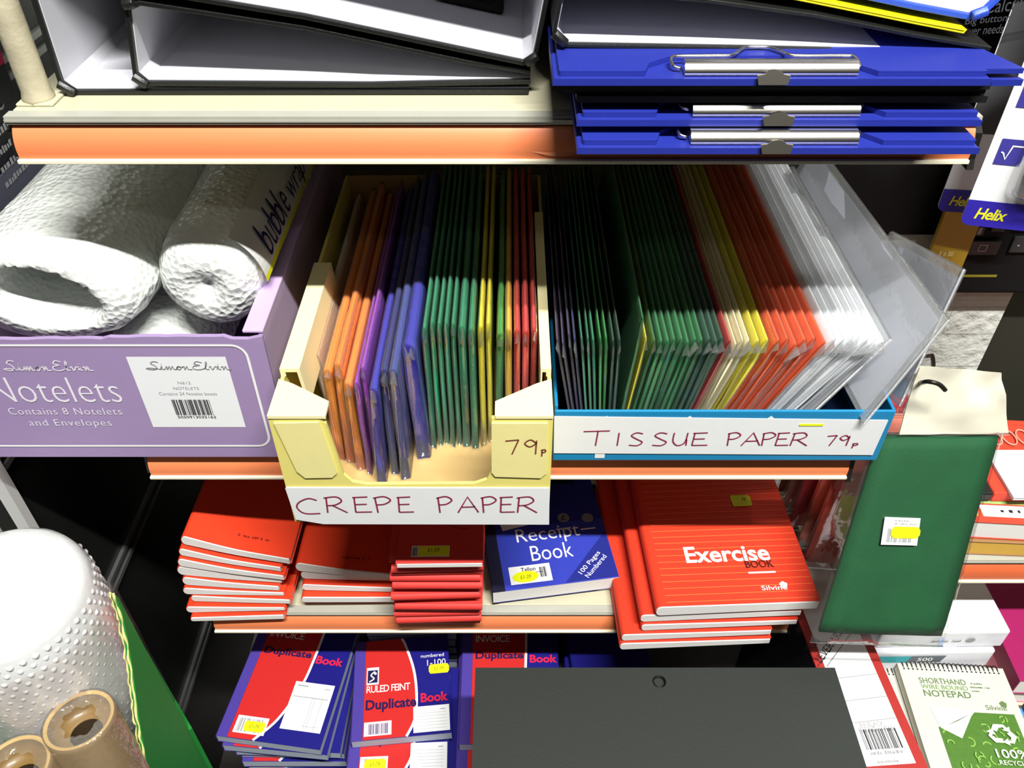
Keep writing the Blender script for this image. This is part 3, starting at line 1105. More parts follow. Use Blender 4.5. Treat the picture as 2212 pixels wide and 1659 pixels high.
# ================================================================ tissue paper tray
TEAL = M('turquoise_blue_card', (20, 128, 178), 0.4, 0, 0.5, 0.06, 40, coat=0.3)
tx0, tx1, ty0, ty1 = 0.0375, 0.337, 0.535, 0.93
t = thing('cardboard_tray', 'shallow turquoise blue tray with a long handwritten sign, holding tissue paper', 'tray', (tx0, ty0, Z2 + 0.0004))
W_, D_l, H_ = tx1 - tx0, ty1 - ty0, 0.0625


def tf_(px, py):
    p = pY(px, py, ty0)
    return p.x - tx0, p.z - Z2 - 0.0004


b = MB()
b.box(0, W_, 0, 0.003, 0, H_)
b.build('front_panel', TEAL, t, 0.0012)
for x0, hh in ((0.0, 0.004), (W_ - 0.003, 0.0)):
    b = MB()
    b.box(x0, x0 + 0.003, 0.0032, D_l, 0, H_ + hh)
    b.build('side_panel', TEAL, t, 0.0008)
b = MB()
b.box(0.0032, W_ - 0.0032, D_l - 0.003, D_l, 0.0022, H_)
b.build('back_panel', TEAL, t)
b = MB()
b.box(0.0032, W_ - 0.0032, 0.0032, D_l, 0, 0.002)
b.build('floor_panel', M('dark_blue_card', (16, 40, 74), 0.6), t)
b = MB()
sg = [tf_(1197, 898), tf_(1918, 906), tf_(1884, 981), tf_(1196, 977)]
b.poly([(x, -0.0012, z) for x, z in sg])
b.poly([(x, -0.0003, z) for x, z in sg])
for px in (1310, 1489, 1664):
    p = tf_(px, 905)
    b.poly([(p[0] - 0.005, -0.0006, p[1] - 0.001), (p[0] + 0.005, -0.0006, p[1] - 0.001), (p[0], -0.0006, p[1] + 0.0045)])
p = tf_(1285, 982)
b.quad(front(-0.0006), p[0], p[1] - 0.004, p[0] + 0.009, p[1] + 0.002)
sign = b.build('paper_sign', M('sign_paper', (226, 228, 228), 0.6, var=0.03), t)
b = MB()
frs = front(-0.0017)
for ch, a, c in [('T', 1258, 1314), ('I', 1322, 1346), ('S', 1358, 1388), ('S', 1408, 1440), ('U', 1450, 1482), ('E', 1492, 1528), ('P', 1566, 1595), ('A', 1600, 1640), ('P', 1640, 1670), ('E', 1672, 1702), ('R', 1704, 1742), ('7', 1780, 1802), ('9', 1806, 1830)]:
    p0, p1 = tf_(a, 960), tf_(c, 960)
    hh = tf_(a, 932)[1] - p0[1]
    if ch == 'T':
        hh *= 1.15
    if ch in '79':
        hh *= 0.8
    b.strokes(frs, [ch], p0[0], p0[1], hh, p1[0] - p0[0], 0, 0.0013)
p0 = tf_(1838, 962)
b.strokes(frs, ['p'], p0[0], p0[1], 0.013, 0.008, 0, 0.0012)
b.build('handwriting', PENRED, sign)
b = MB()
p0, p1 = tf_(1725, 917), tf_(1778, 914)
b.quad(front(-0.0019), p0[0], p0[1], p1[0], p1[1] + 0.0008)
b.build('price_sticker', YSTICK, t)

# packs: (colour, px of the front top corner, lean of the front edge (x of the top - x of the bottom))
TS = [('plum', 1203, -0.022), ('plum', 1215, -0.020), ('plum', 1228, -0.018), ('navy', 1240, -0.016), ('green', 1256, -0.012), ('green', 1269, -0.011), ('green', 1281, -0.010), ('bgreen', 1296, -0.008), ('bgreen', 1309, -0.006), ('dgreen', 1324, -0.004), ('dgreen', 1337, -0.001),
      ('tgreen', 1381, 0.012), ('yellow', 1394, 0.013), ('tgreen', 1412, 0.017), ('tgreen', 1427, 0.018), ('tgreen', 1441, 0.019), ('tgreen', 1455, 0.020), ('tgreen', 1470, 0.021), ('tgreen', 1485, 0.022), ('tgreen', 1499, 0.023), ('tgreen', 1513, 0.024), ('dgreen', 1529, 0.026), ('dgreen', 1543, 0.027), ('dgreen', 1557, 0.028),
      ('crimson', 1574, 0.031), ('ivory', 1588, 0.033), ('ivory', 1601, 0.034), ('ivory', 1614, 0.035), ('yellow', 1634, 0.038), ('yellow', 1655, 0.041), ('torange', 1678, 0.045), ('torange', 1696, 0.047), ('torange', 1715, 0.050), ('torange', 1735, 0.053), ('torange', 1755, 0.056), ('torange', 1776, 0.059),
      ('white', 1797, 0.063), ('white', 1815, 0.066), ('white', 1832, 0.069), ('white', 1849, 0.072), ('white', 1866, 0.075), ('white', 1883, 0.078), ('white', 1900, 0.081)]
tot = {}
for r in TS:
    tot[r[0]] = tot.get(r[0], 0) + 1
t_ = 0.552 / ray(1500, 740)[1]
xs = [(r[1] - 1106) / F * t_ for r in TS]
bs = [x - r[2] for x, r in zip(xs, TS)]
# keep the bottoms inside the tray and in order
lo, hi = tx0 + 0.006, tx1 - 0.006
for i in range(1, len(bs)):
    bs[i] = max(bs[i], bs[i - 1] + 0.0030)
over = bs[-1] - hi
bs = [v if over <= 0 else v - over * (i / (len(bs) - 1)) for i, v in enumerate(bs)]
bs = [max(v, lo + 0.0032 * i) for i, v in enumerate(bs)]
HAZY = film('hazy_cellophane', 0.06, 0.05, 0.4)
for i, r in enumerate(TS):
    gt = min((xs[i + 1] - xs[i]) if i + 1 < len(xs) else 0.008, (xs[i] - xs[i - 1]) if i else 0.005)
    gb = min((bs[i + 1] - bs[i]) if i + 1 < len(bs) else 0.008, (bs[i] - bs[i - 1]) if i else 0.005)
    thx = min(gt, gb) - 0.0012
    h = 0.127 + 0.006 * noise.noise((i * 1.7, 0, 0)) + (0.025 if i == 11 else 0)
    y = 0.545 + 0.006 * noise.noise((i * 2.3, 5, 0)) + 0.004
    pack('tissue paper', r[0], (xs[i], y, Z2 + 0.003 + h), (bs[i], y, Z2 + 0.003), thx, 0.335 + 0.012 * noise.noise((i * 3.1, 9, 0)), 'blue tray', tot, 'tissue paper packs in the blue tray', i + 40.0, True, True, HAZY if r[0] == 'white' else None)


# two large clear sleeves leaning out of the right end
def sleeve(label, TFp, BFp, TRp, th=0.004, sticker=False):
    TFp, BFp, TRp = Vector(TFp), Vector(BFp), Vector(TRp)
    t = thing('clear_tissue_sleeve', label, 'paper pack', BFp, 0, None)
    u = TRp - TFp
    v = TFp - BFp
    n = u.cross(v).normalized()
    b = MB()

    def P(a, c, d, k=0.0):
        return v * c + u * a + n * d
    nx, ny = 10, 5
    for s in (0, 1):
        g = [[P(0.03 + 0.94 * i / nx, 0.04 + 0.90 * j / ny, th * (0.2 + 0.6 * s) + 0.0014 * noise.noise((i * 0.8, j * 0.9, 2.0))) for i in range(nx + 1)] for j in range(ny + 1)]
        vs = [p for row in g for p in row]
        b.add(vs, [(j * (nx + 1) + i, j * (nx + 1) + i + 1, (j + 1) * (nx + 1) + i + 1, (j + 1) * (nx + 1) + i) for j in range(ny) for i in range(nx)], 0, True)
    b.build('tissue_sheets', M('white_tissue', (214, 218, 230), 0.6, var=0.05), t, fix=False)
    b = MB()
    for s in (0, 1):
        g = [[P(i / nx, j / ny, th * (s * 1.0) + (0.002 * noise.noise((i * 0.7 + 3, j * 0.9, 5.0)) if 0 < i < nx and 0 < j < ny else 0)) for i in range(nx + 1)] for j in range(ny + 1)]
        vs = [p for row in g for p in row]
        b.add(vs, [(j * (nx + 1) + i, j * (nx + 1) + i + 1, (j + 1) * (nx + 1) + i + 1, (j + 1) * (nx + 1) + i) for j in range(ny) for i in range(nx)], 0, True)
    for (a, c) in (((0, 0), (0, 1)), ((0, 1), (1, 1)), ((0, 0), (1, 0))):
        b.tube([P(*a, th / 2), P(*c, th / 2)], 0.0011, 6)
    b.build('sleeve', film('cloudy_film', 0.28, 0.07, 0.55, 0.15), t, fix=False)
    if sticker:
        b = MB()
        q = [(0.77, 0.93), (0.84, 0.93), (0.84, 0.72), (0.77, 0.72)]
        b.poly([P(a, c, th + 0.0035) for a, c in q])
        b.build('price_sticker', YSTICK, t)
    return t


sleeve('large clear sleeve of white tissue with a yellow sticker, leaning out of the blue tray', (0.353, 0.545, 1.096), (0.306, 0.5265, 0.998), (0.338, 0.88, 1.094), 0.004, True)
sleeve('clear sleeve of white tissue outside the blue tray, furthest right, beside the hook', (0.370, 0.580, 1.121), (0.3465, 0.553, 0.994), pY(1922, 500, 0.70), 0.005)
sleeve('clear sleeve of white tissue between the white packs and the large leaning sleeve', (0.318, 0.556, 1.068), (0.247, 0.551, 0.9465), (0.306, 0.845, 1.082), 0.005)

# ================================================================ notebooks on the lowest shelf
REDORANGE = M('orange_red_cover', (224, 61, 30), 0.5, 0, 0.4, 0.05, 200)
ROSE = M('rose_red_cover', (206, 58, 52), 0.55, 0, 0.3, 0.05, 200)
PAGES = M('page_edges', (232, 230, 226), 0.7, var=0.06, vscale=500)
ROSEP = M('pink_page_edges', (240, 190, 186), 0.7)


def stapled(name, label, cat, group, loc, rz, wd, dp, L, R, cover, pages, pgap=0.0):
    """stapled booklet: L = (bottom, top) heights at the folded edge, R = heights at the open edge"""
    t = thing(name, label, cat, loc, rz, group)
    (l0, l1), (r0, r1) = L, R
    h = l1 - l0
    rr = h / 2
    arc = []
    for k in range(9):
        a = math.radians(90 + 180 * k / 8)
        arc.append((rr * 0.8 + rr * 0.8 * math.cos(a), (l0 + l1) / 2 + rr * math.sin(a)))
    mid1 = (wd * 0.5, (l1 * 0.42 + r1 * 0.58))
    mid0 = (wd * 0.5, (l0 * 0.45 + r0 * 0.55))
    outer = [(wd, r1)] + catmull([(wd, r1), mid1, arc[0]], 4)[1:-1] + arc + catmull([arc[-1], mid0, (wd, r0)], 4)[1:]
    b = MB()
    b.strip(outer, 0.0006, 0, dp, 'y')
    b.build('cover', cover, t)
    q = offset2(outer, 0.0009)
    q = [(min(p[0], wd - 0.0015), p[1]) for p in q]
    b = MB()
    b.prism(q, -0.0012, dp - 0.001, 'y')
    b.build('pages', pages, t)
    return t


g1 = 'orange red notebooks in the left stack'
n1 = 9
zl = [0.0012, 0.0095, 0.0225, 0.0345, 0.0475, 0.063, 0.0795, 0.0945, 0.108]
hl = [0.008, 0.012, 0.0115, 0.0125, 0.015, 0.016, 0.0145, 0.013, 0.0155]
zr = [0.0004, 0.0122, 0.0205, 0.0305, 0.0385, 0.0480, 0.0580, 0.0685, 0.0785]
hr = [0.009, 0.0065, 0.0085, 0.0065, 0.0085, 0.0090, 0.0085, 0.0085, 0.010]
off = [(-0.003, -0.012), (-0.007, -0.006), (0.0, 0.0), (-0.006, 0.001), (-0.004, 0.004), (-0.006, 0.006), (-0.001, 0.005), (0.003, 0.008), (0.008, 0.012)]
for i in range(n1):
    lab_ = ('topmost orange red notebook of the left stack, beside the dark panel' if i == n1 - 1 else 'bottom orange red notebook of the left stack, hanging over the orange strip' if i == 0 else 'orange red notebook, %s from the top of the left stack' % ORD[n1 - 1 - i])
    t = stapled('notebook', lab_, 'notebook', g1, (-0.360 + off[i][0], 0.548 + off[i][1], Z3 + 0.0003), math.radians([2, 0.5, -1, 0.5, -0.5, 0.3, -1, -0.8, -1.5][i]), 0.112 - (0.006 if i in (0, 4, 7) else 0), 0.16, (zl[i], zl[i] + hl[i] - 0.0006), (zr[i], zr[i] + hr[i] - 0.0006), REDORANGE, PAGES)
    if i == n1 - 1:
        b = MB()
        zA, zE = zl[i] + hl[i] - 0.0006, zr[i] + hr[i] - 0.0006
        zM_ = zA * 0.42 + zE * 0.58
        b.smudge(lambda x, y: Vector((x, y, (zA + (zM_ - zA) * x / 0.056 if x < 0.056 else zM_ + (zE - zM_) * (x - 0.056) / 0.056) + 0.0016)), 0.054, 0.016, 0.032, 0.003, 0, 5)
        o = b.build('lettering', M('dark_red_print', (150, 34, 20), 0.6), t)
g2 = 'orange red notebooks in the middle stack'
zl = [0.0002, 0.0145, 0.0265, 0.0395, 0.055]
hl = [0.0135, 0.011, 0.012, 0.0145, 0.016]
zr = [0.0002, 0.0125, 0.0245, 0.0345, 0.0445]
hr = [0.011, 0.0105, 0.009, 0.009, 0.009]
off = [(0.003, 0.022), (0.001, 0.0), (0.002, 0.008), (0.002, 0.014), (-0.001, 0.013)]
for i in range(5):
    lab_ = ('topmost orange red notebook of the middle stack, between the left and the dark red stacks' if i == 4 else 'bottom notebook of the middle orange red stack, pushed back from the edge' if i == 0 else 'orange red notebook, %s from the top of the middle stack' % ORD[4 - i])
    t = stapled('notebook', lab_, 'notebook', g2, (-0.2395 + off[i][0], 0.552 + off[i][1], Z3 + 0.0003), math.radians([0.2, 1.0, -0.5, 0.5, -1.0][i]), 0.1065, 0.16, (zl[i], zl[i] + hl[i] - 0.0006), (zr[i], zr[i] + hr[i] - 0.0006), REDORANGE, PAGES)
    if i == 4:
        b = MB()
        zA, zE = zl[4] + hl[4] - 0.0006, zr[4] + hr[4] - 0.0006
        zM_ = zA * 0.42 + zE * 0.58
        b.smudge(lambda x, y: Vector((x, y, (zA + (zM_ - zA) * x / 0.0533 if x < 0.0533 else zM_ + (zE - zM_) * (x - 0.0533) / 0.0533) + 0.0016)), 0.05, 0.013, 0.030, 0.003, 0, 6)
        b.build('lettering', M('dark_red_print', (150, 34, 20), 0.6), t)
g3 = 'rose red cash books in the third stack'
n3 = 14
for i in range(n3):
    z0 = i * 0.0102
    topm = i == n3 - 1
    lab_ = ('topmost rose red cash book with a price sticker on its cover' if topm else 'bottom rose red cash book of the third stack, over the orange strip' if i == 0 else 'rose red cash book, %s from the top of the third stack' % ORD[n3 - 1 - i])
    x0 = -0.1305 + 0.0016 * math.sin(i * 1.9) + 0.0005 * i
    y0 = 0.527 + 0.004 * math.sin(i * 2.7 + 1) - 0.0006 * i
    t = thing('cash_book', lab_, 'notebook', (x0 + (0.008 if topm else 0), y0 - (0.004 if topm else 0), Z3 + 0.0003 + z0), math.radians(1.2 * math.sin(i * 1.3) + (2.0 if topm else 0.8)), g3)
    wd = 0.0945 if not topm else 0.0875
    b = MB()
    if topm:
        b.box(0, wd, 0, 0.15, 0.0, 0.0008)
        b.box(0, wd, 0, 0.15, 0.0064, 0.0074)
        b.box(0, 0.001, 0, 0.15, 0.0008, 0.0064)
    else:
        sec = [(0.15, 0.0002), (0.006, 0.0)] + [(0.0046 - 0.0046 * math.sin(math.radians(a)), 0.0047 - 0.0047 * math.cos(math.radians(a))) for a in range(20, 165, 18)] + [(0.006, 0.0094), (0.15, 0.0096)]
        b.strip(sec, -0.0008, 0, wd, 'x')
    b.build('cover', ROSE, t, 0.0002)
    b = MB()
    b.box(0.0014, wd - 0.0008, -0.0005 if topm else 0.0022, 0.149, 0.001, 0.0062 if topm else 0.0086)
    b.build('pages', PAGES if topm else ROSEP, t)
    if topm:
        zt = 0.0074
        p0, p1 = local(t, pZ(888, 1204, Z3 + z0 + zt)), local(t, pZ(972, 1179, Z3 + z0 + zt))
        b = MB()
        b.quad(top(zt + 0.0003), p0[0], p0[1], p1[0], p1[1])
        st = b.build('barcode_label', WHITE, t)
        b = MB()
        b.quad(top(zt + 0.0007), p0[0] + 0.007, p0[1] + 0.0008, p1[0] - 0.0006, p1[1] - 0.0006, 0)
        b.text('£1-29', top(zt + 0.0011), p0[0] + 0.0165, p0[1] + 0.0055, 0.0115, 0.005, 1)
        b.barcode(top(zt + 0.0006), p0[0] + 0.001, p0[1] + 0.001, 0.005, 0.011, 1, 6)
        b.build('price_sticker', [YSTICK, INK], st)
        b = MB()
        b.ribbon(top(zt + 0.0004), catmull([(0.022, 0.058), (0.04, 0.052), (0.062, 0.044), (0.072, 0.043)], 5), 0.0008)
        b.build('crease', M('dark_red_print', (150, 34, 20), 0.6), t)

# receipt books
RBLUE = M('receipt_blue_cover', (50, 62, 172), 0.45, 0, 0.4, 0.05, 100)
RNAVY = M('navy_cloth_binding', (18, 18, 42), 0.5)


def pad(name, label, cat, loc, rz, wd, dp, h, cover, bindm, bindw, group=None, edge=None):
    t = thing(name, label, cat, loc, rz, group)
    b = MB()
    b.box(bindw * 0.25, wd, 0, dp, h - 0.0007, h)
    b.box(bindw * 0.25, wd, 0, dp, 0, 0.0007)
    b.build('cover', cover, t, 0.0002)
    b = MB()
    b.box(0.0008, wd - 0.0004, 0.0002, dp - 0.0002, 0.0007, h - 0.0007)
    b.build('pages', edge or PAGES, t)
    b = MB()
    b.strip([(bindw, h + 0.0001), (0.001, h + 0.0001), (0.0, h - 0.001), (0.0, 0.001), (0.001, -0.0001), (bindw * 0.6, -0.0001)], -0.0003, -0.0002, dp, 'y')
    b.build('binding', bindm, t)
    return t


zt = Z3 + 0.0215
lo_ = pad('receipt_book', 'receipt pad lying underneath the blue receipt book, white edge showing', 'receipt book', (-0.004, 0.570, Z3 + 0.0003), math.radians(4), 0.125, 0.16, 0.0065, RNAVY, RNAVY, 0.02)
FL = pZ(1075, 1280, zt + 0.0065)
RB = pad('receipt_book', 'blue receipt book with white title, price label and black spine', 'receipt book', (FL.x - 0.006, FL.y, Z3 + 0.0071), math.radians(8.5), 0.147, 0.205, 0.0205, RBLUE, RNAVY, 0.015)
zt = 0.0205
zw = Z3 + 0.0071 + zt


def RL(px, py):
    return local(RB, pZ(px, py, zw))


b = MB()
q0, q1 = RL(1119, 1182), RL(1256, 1164)
b.text('Receipt', top(zt + 0.0004), q0[0], q0[1], q1[0] - q0[0], 0.026, off=-0.004)
q0, q1 = RL(1150, 1213), RL(1240, 1202)
b.text('Book', top(zt + 0.0004), q0[0], q0[1], q1[0] - q0[0], 0.022, off=-0.004)
q0, q1 = RL(1260, 1243), RL(1300, 1196)
an = math.atan2(q1[1] - q0[1], q1[0] - q0[0])
ln = math.hypot(q1[0] - q0[0], q1[1] - q0[1])
b.text('100 Pages', top(zt + 0.0004), q0[0], q0[1], ln, 0.0075, rot=an)
q0 = RL(1272, 1249)
b.text('Numbered', top(zt + 0.0004), q0[0], q0[1], ln * 0.98, 0.006, rot=an)
for px in (1217, 1269):
    p = RL(px, 1119)
    b.quad(top(zt + 0.0004), p[0] - 0.012, p[1] - 0.0175, p[0] + 0.006, p[1] - 0.0155)
b.build('lettering', PRINTW, RB)
b = MB()
p = [RL(1238, 1246), RL(1338, 1118 + 60), RL(1338, 1246), RL(1300, 1252)]
q0, q1, q2 = RL(1222, 1258), RL(1318, 1150), RL(1338, 1247)
b.poly([(q0[0], 0.0012, zt + 0.0002), (0.1465, 0.0012, zt + 0.0002), (0.1465, q1[1] + 0.004, zt + 0.0002)])
q0 = RL(1180, 1131)
b.quad(top(zt + 0.0002), 0.0152, q0[1] - 0.001, 0.1465, 0.204)
b.build('cover_bands', M('receipt_dark_blue', (34, 42, 130), 0.45), RB)
b = MB()
for px in (1217, 1269):
    p = RL(px, 1119)
    b.disc(top(zt + 0.0006), p[0], p[1], 0.0072, 0, 20)
bad = b.build('printed_seals', M('grey_seal_print', (130, 132, 134), 0.5), RB)
b = MB()
p = RL(1217, 1119)
b.text('£', top(zt + 0.0009), p[0] - 0.003, p[1] - 0.004, 0.006, 0.008)
b.build('lettering', INK, bad)
b = MB()
q0, q1 = RL(1105, 1268), RL(1186, 1216)
b.quad(top(zt + 0.0005), q0[0], q0[1] + 0.002, q1[0], q1[1])
q2, q3 = RL(1086, 1148), RL(1142, 1130)
lbr = b.build('barcode_label', WHITE, RB)
b = MB()
b.barcode(top(zt + 0.0009), q1[0] - 0.013, q0[1] + 0.008, 0.009, 0.014, 0, 8)
b.text('Tallon', top(zt + 0.0009), q0[0] + 0.014, q1[1] - 0.0085, 0.017, 0.0055, 0, off=0.01)
b.quad(top(zt + 0.0009), q0[0] + 0.012, q1[1] - 0.0115, q1[0] - 0.01, q1[1] - 0.0108)
b.build('lettering', INK, lbr)
b = MB()
c = ((q0[0] + q1[0]) / 2 - 0.006, q0[1] + 0.011)
b.disc(top(zt + 0.0010), c[0], c[1], 0.0155, 0, 14, 0.0078)
b.text('£1-29', top(zt + 0.0014), c[0] - 0.006, c[1] - 0.003, 0.012, 0.005, 1)
b.build('price_sticker', [YSTICK, M('olive_print', (120, 122, 20), 0.6)], RB)
b = MB()
b.poly([(q2[0], q2[1], zt + 0.0005), (q3[0], q3[1] - 0.003, zt + 0.0005), (q3[0], q3[1] + 0.02, zt + 0.0005), (q2[0] - 0.004, q2[1] + 0.02, zt + 0.0005)])
b.build('upper_label', WHITE, RB)

# exercise books
EXR = M('exercise_red_cover', (216, 58, 34), 0.5, 0, 0.4, 0.04, 150)
g5 = 'red exercise books at the right end of the lowest shelf'
ex = [(-0.034, -0.0065, 0.0, 0.168, 0.013), (-0.033, -0.004, 0.0138, 0.166, 0.0125), (-0.0125, 0.0, 0.0272, 0.172, 0.012), (-0.0145, 0.0025, 0.0400, 0.176, 0.0135), (0.0, 0.0005, 0.0545, 0.1755, 0.0165)]
EL = ['bottom red exercise book of its pile, sticking out left and over the shelf edge', 'red exercise book fourth from the top of its pile, sticking out left', 'red exercise book in the middle of its pile of five', 'red exercise book just under the one with the white title', 'topmost red exercise book with white title and a yellow sticker']
tops = None
for i, (dx, dy, z0, wd, h) in enumerate(ex):
    t = stapled('exercise_book', EL[i], 'exercise book', g5, (0.1515 + dx, 0.5075 + dy, Z3 + 0.0003), math.radians(2.5), wd, 0.229, (z0, z0 + h - 0.0007), (z0 + 0.0012 + (0.001 if i == 4 else 0), z0 + h - 0.003 + (0.002 if i == 4 else 0)), EXR, PAGES)
    tops = t
zt = 0.0545 + 0.0158


def EXL(px, py):
    return local(tops, pZ(px, py, Z3 + zt + 0.0003))


def ztop(x):
    return zt + 0.0006 - 0.0 * x


b = MB()
for k in range(26):
    y = 0.004 + k * 0.0086
    b.quad(top(zt + 0.0002), 0.012, y, 0.1735, y + 0.0009)
b.build('ruled_lines', M('orange_print', (244, 110, 60), 0.5), tops)
b = MB()
q0, q1 = EXL(1483, 1216), EXL(1668, 1218)
b.text('Exercise', top(zt + 0.0008), q0[0], q0[1] - 0.001, q1[0] - q0[0], 0.022, off=0.022, space=0.98)
q2 = EXL(1652, 1276)
q3 = EXL(1702, 1276)
b.text('Silvine', top(zt + 0.0008), q2[0] - 0.003, q2[1], q3[0] - q2[0] + 0.003, 0.006, off=0.01)
p = EXL(1692, 1264)
for a in range(5):
    an = math.radians(90 + 72 * a)
    b.disc(top(zt + 0.0008 + 0.00005 * a), p[0] + 0.0024 * math.cos(an), p[1] + 0.0024 * math.sin(an), 0.0021, 0, 10)
q4 = EXL(1617, 1240)
b.quad(top(zt + 0.0008), q4[0], q4[1], q4[0] + 0.03, q4[1] + 0.0022)
b.build('lettering', PRINTW, tops)
b = MB()
q0, q1 = EXL(1612, 1228), EXL(1674, 1228)
b.text('BOOK', top(zt + 0.0012), q0[0], q0[1], q1[0] - q0[0], 0.0095, off=0.015)
b.build('dark_lettering', M('maroon_print', (84, 14, 12), 0.6), tops)
b = MB()
q0 = EXL(1601, 1082)
P = [(-0.012, -0.006), (-0.0105, -0.009), (0.0095, -0.0085), (0.0115, -0.006), (0.0115, 0.0055), (0.0095, 0.0085), (-0.0105, 0.0085), (-0.012, 0.006)]
b.poly([(q0[0] + x, q0[1] + y, zt + 0.0008) for x, y in P])
b.text('70', top(zt + 0.0012), q0[0] + 0.0005, q0[1] - 0.001, 0.005, 0.005, 1)
b.build('price_sticker', [M('lime_sticker', (214, 222, 30), 0.5), M('olive_print', (120, 122, 20), 0.6)], tops)

# things in the shade at the back of the lowest shelf
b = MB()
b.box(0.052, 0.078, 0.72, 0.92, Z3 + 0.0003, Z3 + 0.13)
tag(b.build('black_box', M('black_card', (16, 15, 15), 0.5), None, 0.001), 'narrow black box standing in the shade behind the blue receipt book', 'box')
t = pad('cash_book', 'red book lying in the dark at the back, behind the blue receipt book', 'notebook', (0.083, 0.80, Z3 + 0.0003), 0.02, 0.10, 0.15, 0.05, ROSE, ROSE, 0.01)

# ================================================================ duplicate books on the base deck
DRED = M('duplicate_red_print', (200, 40, 38), 0.45, 0, 0.4, 0.04, 150)
DBLUE = M('duplicate_blue_cover', (22, 20, 120), 0.45, 0, 0.4, 0.05, 150)
DPURP = M('purple_cloth_binding', (74, 58, 150), 0.55, 0, 0.3, 0.06, 300)
EDGEB = M('bluish_page_edges', (172, 180, 196), 0.7, var=0.08, vscale=500)
RPINK = M('crimson_print', (216, 30, 66), 0.5)


def dup_book(label, loc, rz, wd, dp, h, group, style, sticker=None, full=True):
    t = pad('duplicate_book', label, 'duplicate book', loc, rz, wd, dp, h, DBLUE, DPURP, 0.014, group, EDGEB)
    if style == 'invoice':
        arc = [(0.36 * wd, 0.0004), (0.52 * wd, 0.03), (0.63 * wd, 0.075), (0.665 * wd, 0.12), (0.68 * wd, dp)]
    else:
        arc = [(0.55 * wd, 0.0004), (0.635 * wd, 0.022), (0.655 * wd, 0.055), (0.625 * wd, 0.09), (0.54 * wd, 0.125), (0.50 * wd, dp)]
    arc = catmull(arc, 6)
    b = MB()
    for i in range(len(arc) - 1):
        b.poly([(0.0142, arc[i][1], h + 0.0003), (arc[i][0], arc[i][1], h + 0.0003), (arc[i + 1][0], arc[i + 1][1], h + 0.0003), (0.0142, arc[i + 1][1], h + 0.0003)])
    b.build('red_panel', DRED, t)
    b = MB()
    b.ribbon(top(h + 0.0006), arc, 0.0032, 0, False)
    b.build('white_arc', PRINTW, t)
    if not full:
        return t
    b = MB()
    if style == 'invoice':
        x0, x1, y0, y1 = 0.565 * wd, 0.955 * wd, 0.019, 0.082
    else:
        x0, x1, y0, y1 = 0.62 * wd, 0.985 * wd, 0.0035, 0.037
    b.quad(top(h + 0.0008), x0, y0, x1, y1)
    fm = b.build('printed_form', WHITE, t)
    b = MB()
    if style == 'invoice':
        for x in (0.55, 0.62, 0.8):
            b.quad(top(h + 0.0011), x0 + (x1 - x0) * x, y0 + 0.003, x0 + (x1 - x0) * x + 0.0005, y1 - 0.02)
        b.quad(top(h + 0.0011), x0 + 0.003, y1 - 0.0205, x1 - 0.003, y1 - 0.0195)
        b.quad(top(h + 0.0011), x0 + 0.004, y1 - 0.006, x0 + 0.018, y1 - 0.0045)
        b.quad(top(h + 0.0011), x1 - 0.012, y1 - 0.007, x1 - 0.004, y1 - 0.006)
        b.quad(top(h + 0.0011), x1 - 0.024, y0 + 0.006, x1 - 0.003, y0 + 0.0065)
    else:
        for k in range(6):
            b.quad(top(h + 0.0011), x0 + 0.003, y0 + 0.004 + k * 0.004, x1 - 0.004, y0 + 0.0043 + k * 0.004)
        b.quad(top(h + 0.0011), x1 - 0.011, y1 - 0.006, x1 - 0.005, y1 - 0.005)
    b.build('form_lines', M('grey_print', (150, 150, 152), 0.6), fm)
    fr = top(h + 0.0008)
    b = MB()
    if style == 'invoice':
        b.text('Duplicate', fr, 0.018, 0.112, 0.064, 0.0135, 1, off=0.03)
        b.text('Book', fr, 0.09, 0.109, 0.036, 0.0115, 2, off=0.03)
        b.text('INVOICE', fr, 0.018, 0.140, 0.046, 0.0105, 0, off=0.006, space=0.9)
    else:
        b.text('Duplicate', fr, 0.0165, 0.034, 0.063, 0.0175, 1, off=0.03)
        b.text('Book', fr, 0.085, 0.042, 0.034, 0.0125, 2, off=0.03)
        b.text('RULED FEINT', fr, 0.017, 0.061, 0.055, 0.0095, 0, off=0.006, space=0.88)
        b.text('1-100', fr, 0.094, 0.092, 0.024, 0.0085, 0)
        b.text('numbered', fr, 0.086, 0.104, 0.03, 0.005, 0)
    b.build('lettering', [PRINTW, M('indigo_print', (38, 12, 76), 0.5), RPINK], t)
    if style != 'invoice':
        b = MB()
        b.quad(top(h + 0.0007), 0.0165, 0.072, 0.032, 0.096)
        lg = b.build('printed_logo', PRINTW, t)
        b = MB()
        b.quad(top(h + 0.0010), 0.0178, 0.0745, 0.0305, 0.092, 0)
        b.ribbon(top(h + 0.0013), catmull([(0.020, 0.076), (0.026, 0.080), (0.022, 0.085), (0.027, 0.090)], 4), 0.0016, 1)
        b.disc(top(h + 0.0013), 0.0275, 0.087, 0.0018, 1, 10)
        b.build('logo_ink', [M('navy_print', (24, 22, 74), 0.5), PRINTW], lg)
    b = MB()
    if style == 'invoice':
        b.quad(top(h + 0.0007), 0.0185, 0.007, 0.058, 0.029)
        bl = b.build('barcode_label', WHITE, t)
        b = MB()
        b.barcode(top(h + 0.0010), 0.022, 0.009, 0.03, 0.017, 0, 16)
        b.build('barcode', M('grey_print', (150, 150, 152), 0.6), bl)
    else:
        b.quad(top(h + 0.0007), 0.0155, 0.0045, 0.049, 0.0225)
        bl = b.build('barcode_label', M('pink_white_label', (226, 206, 212), 0.6), t)
        b = MB()
        b.barcode(top(h + 0.0010), 0.021, 0.0065, 0.024, 0.013, 0, 14)
        b.build('barcode', M('blue_grey_print', (96, 96, 130), 0.6), bl)
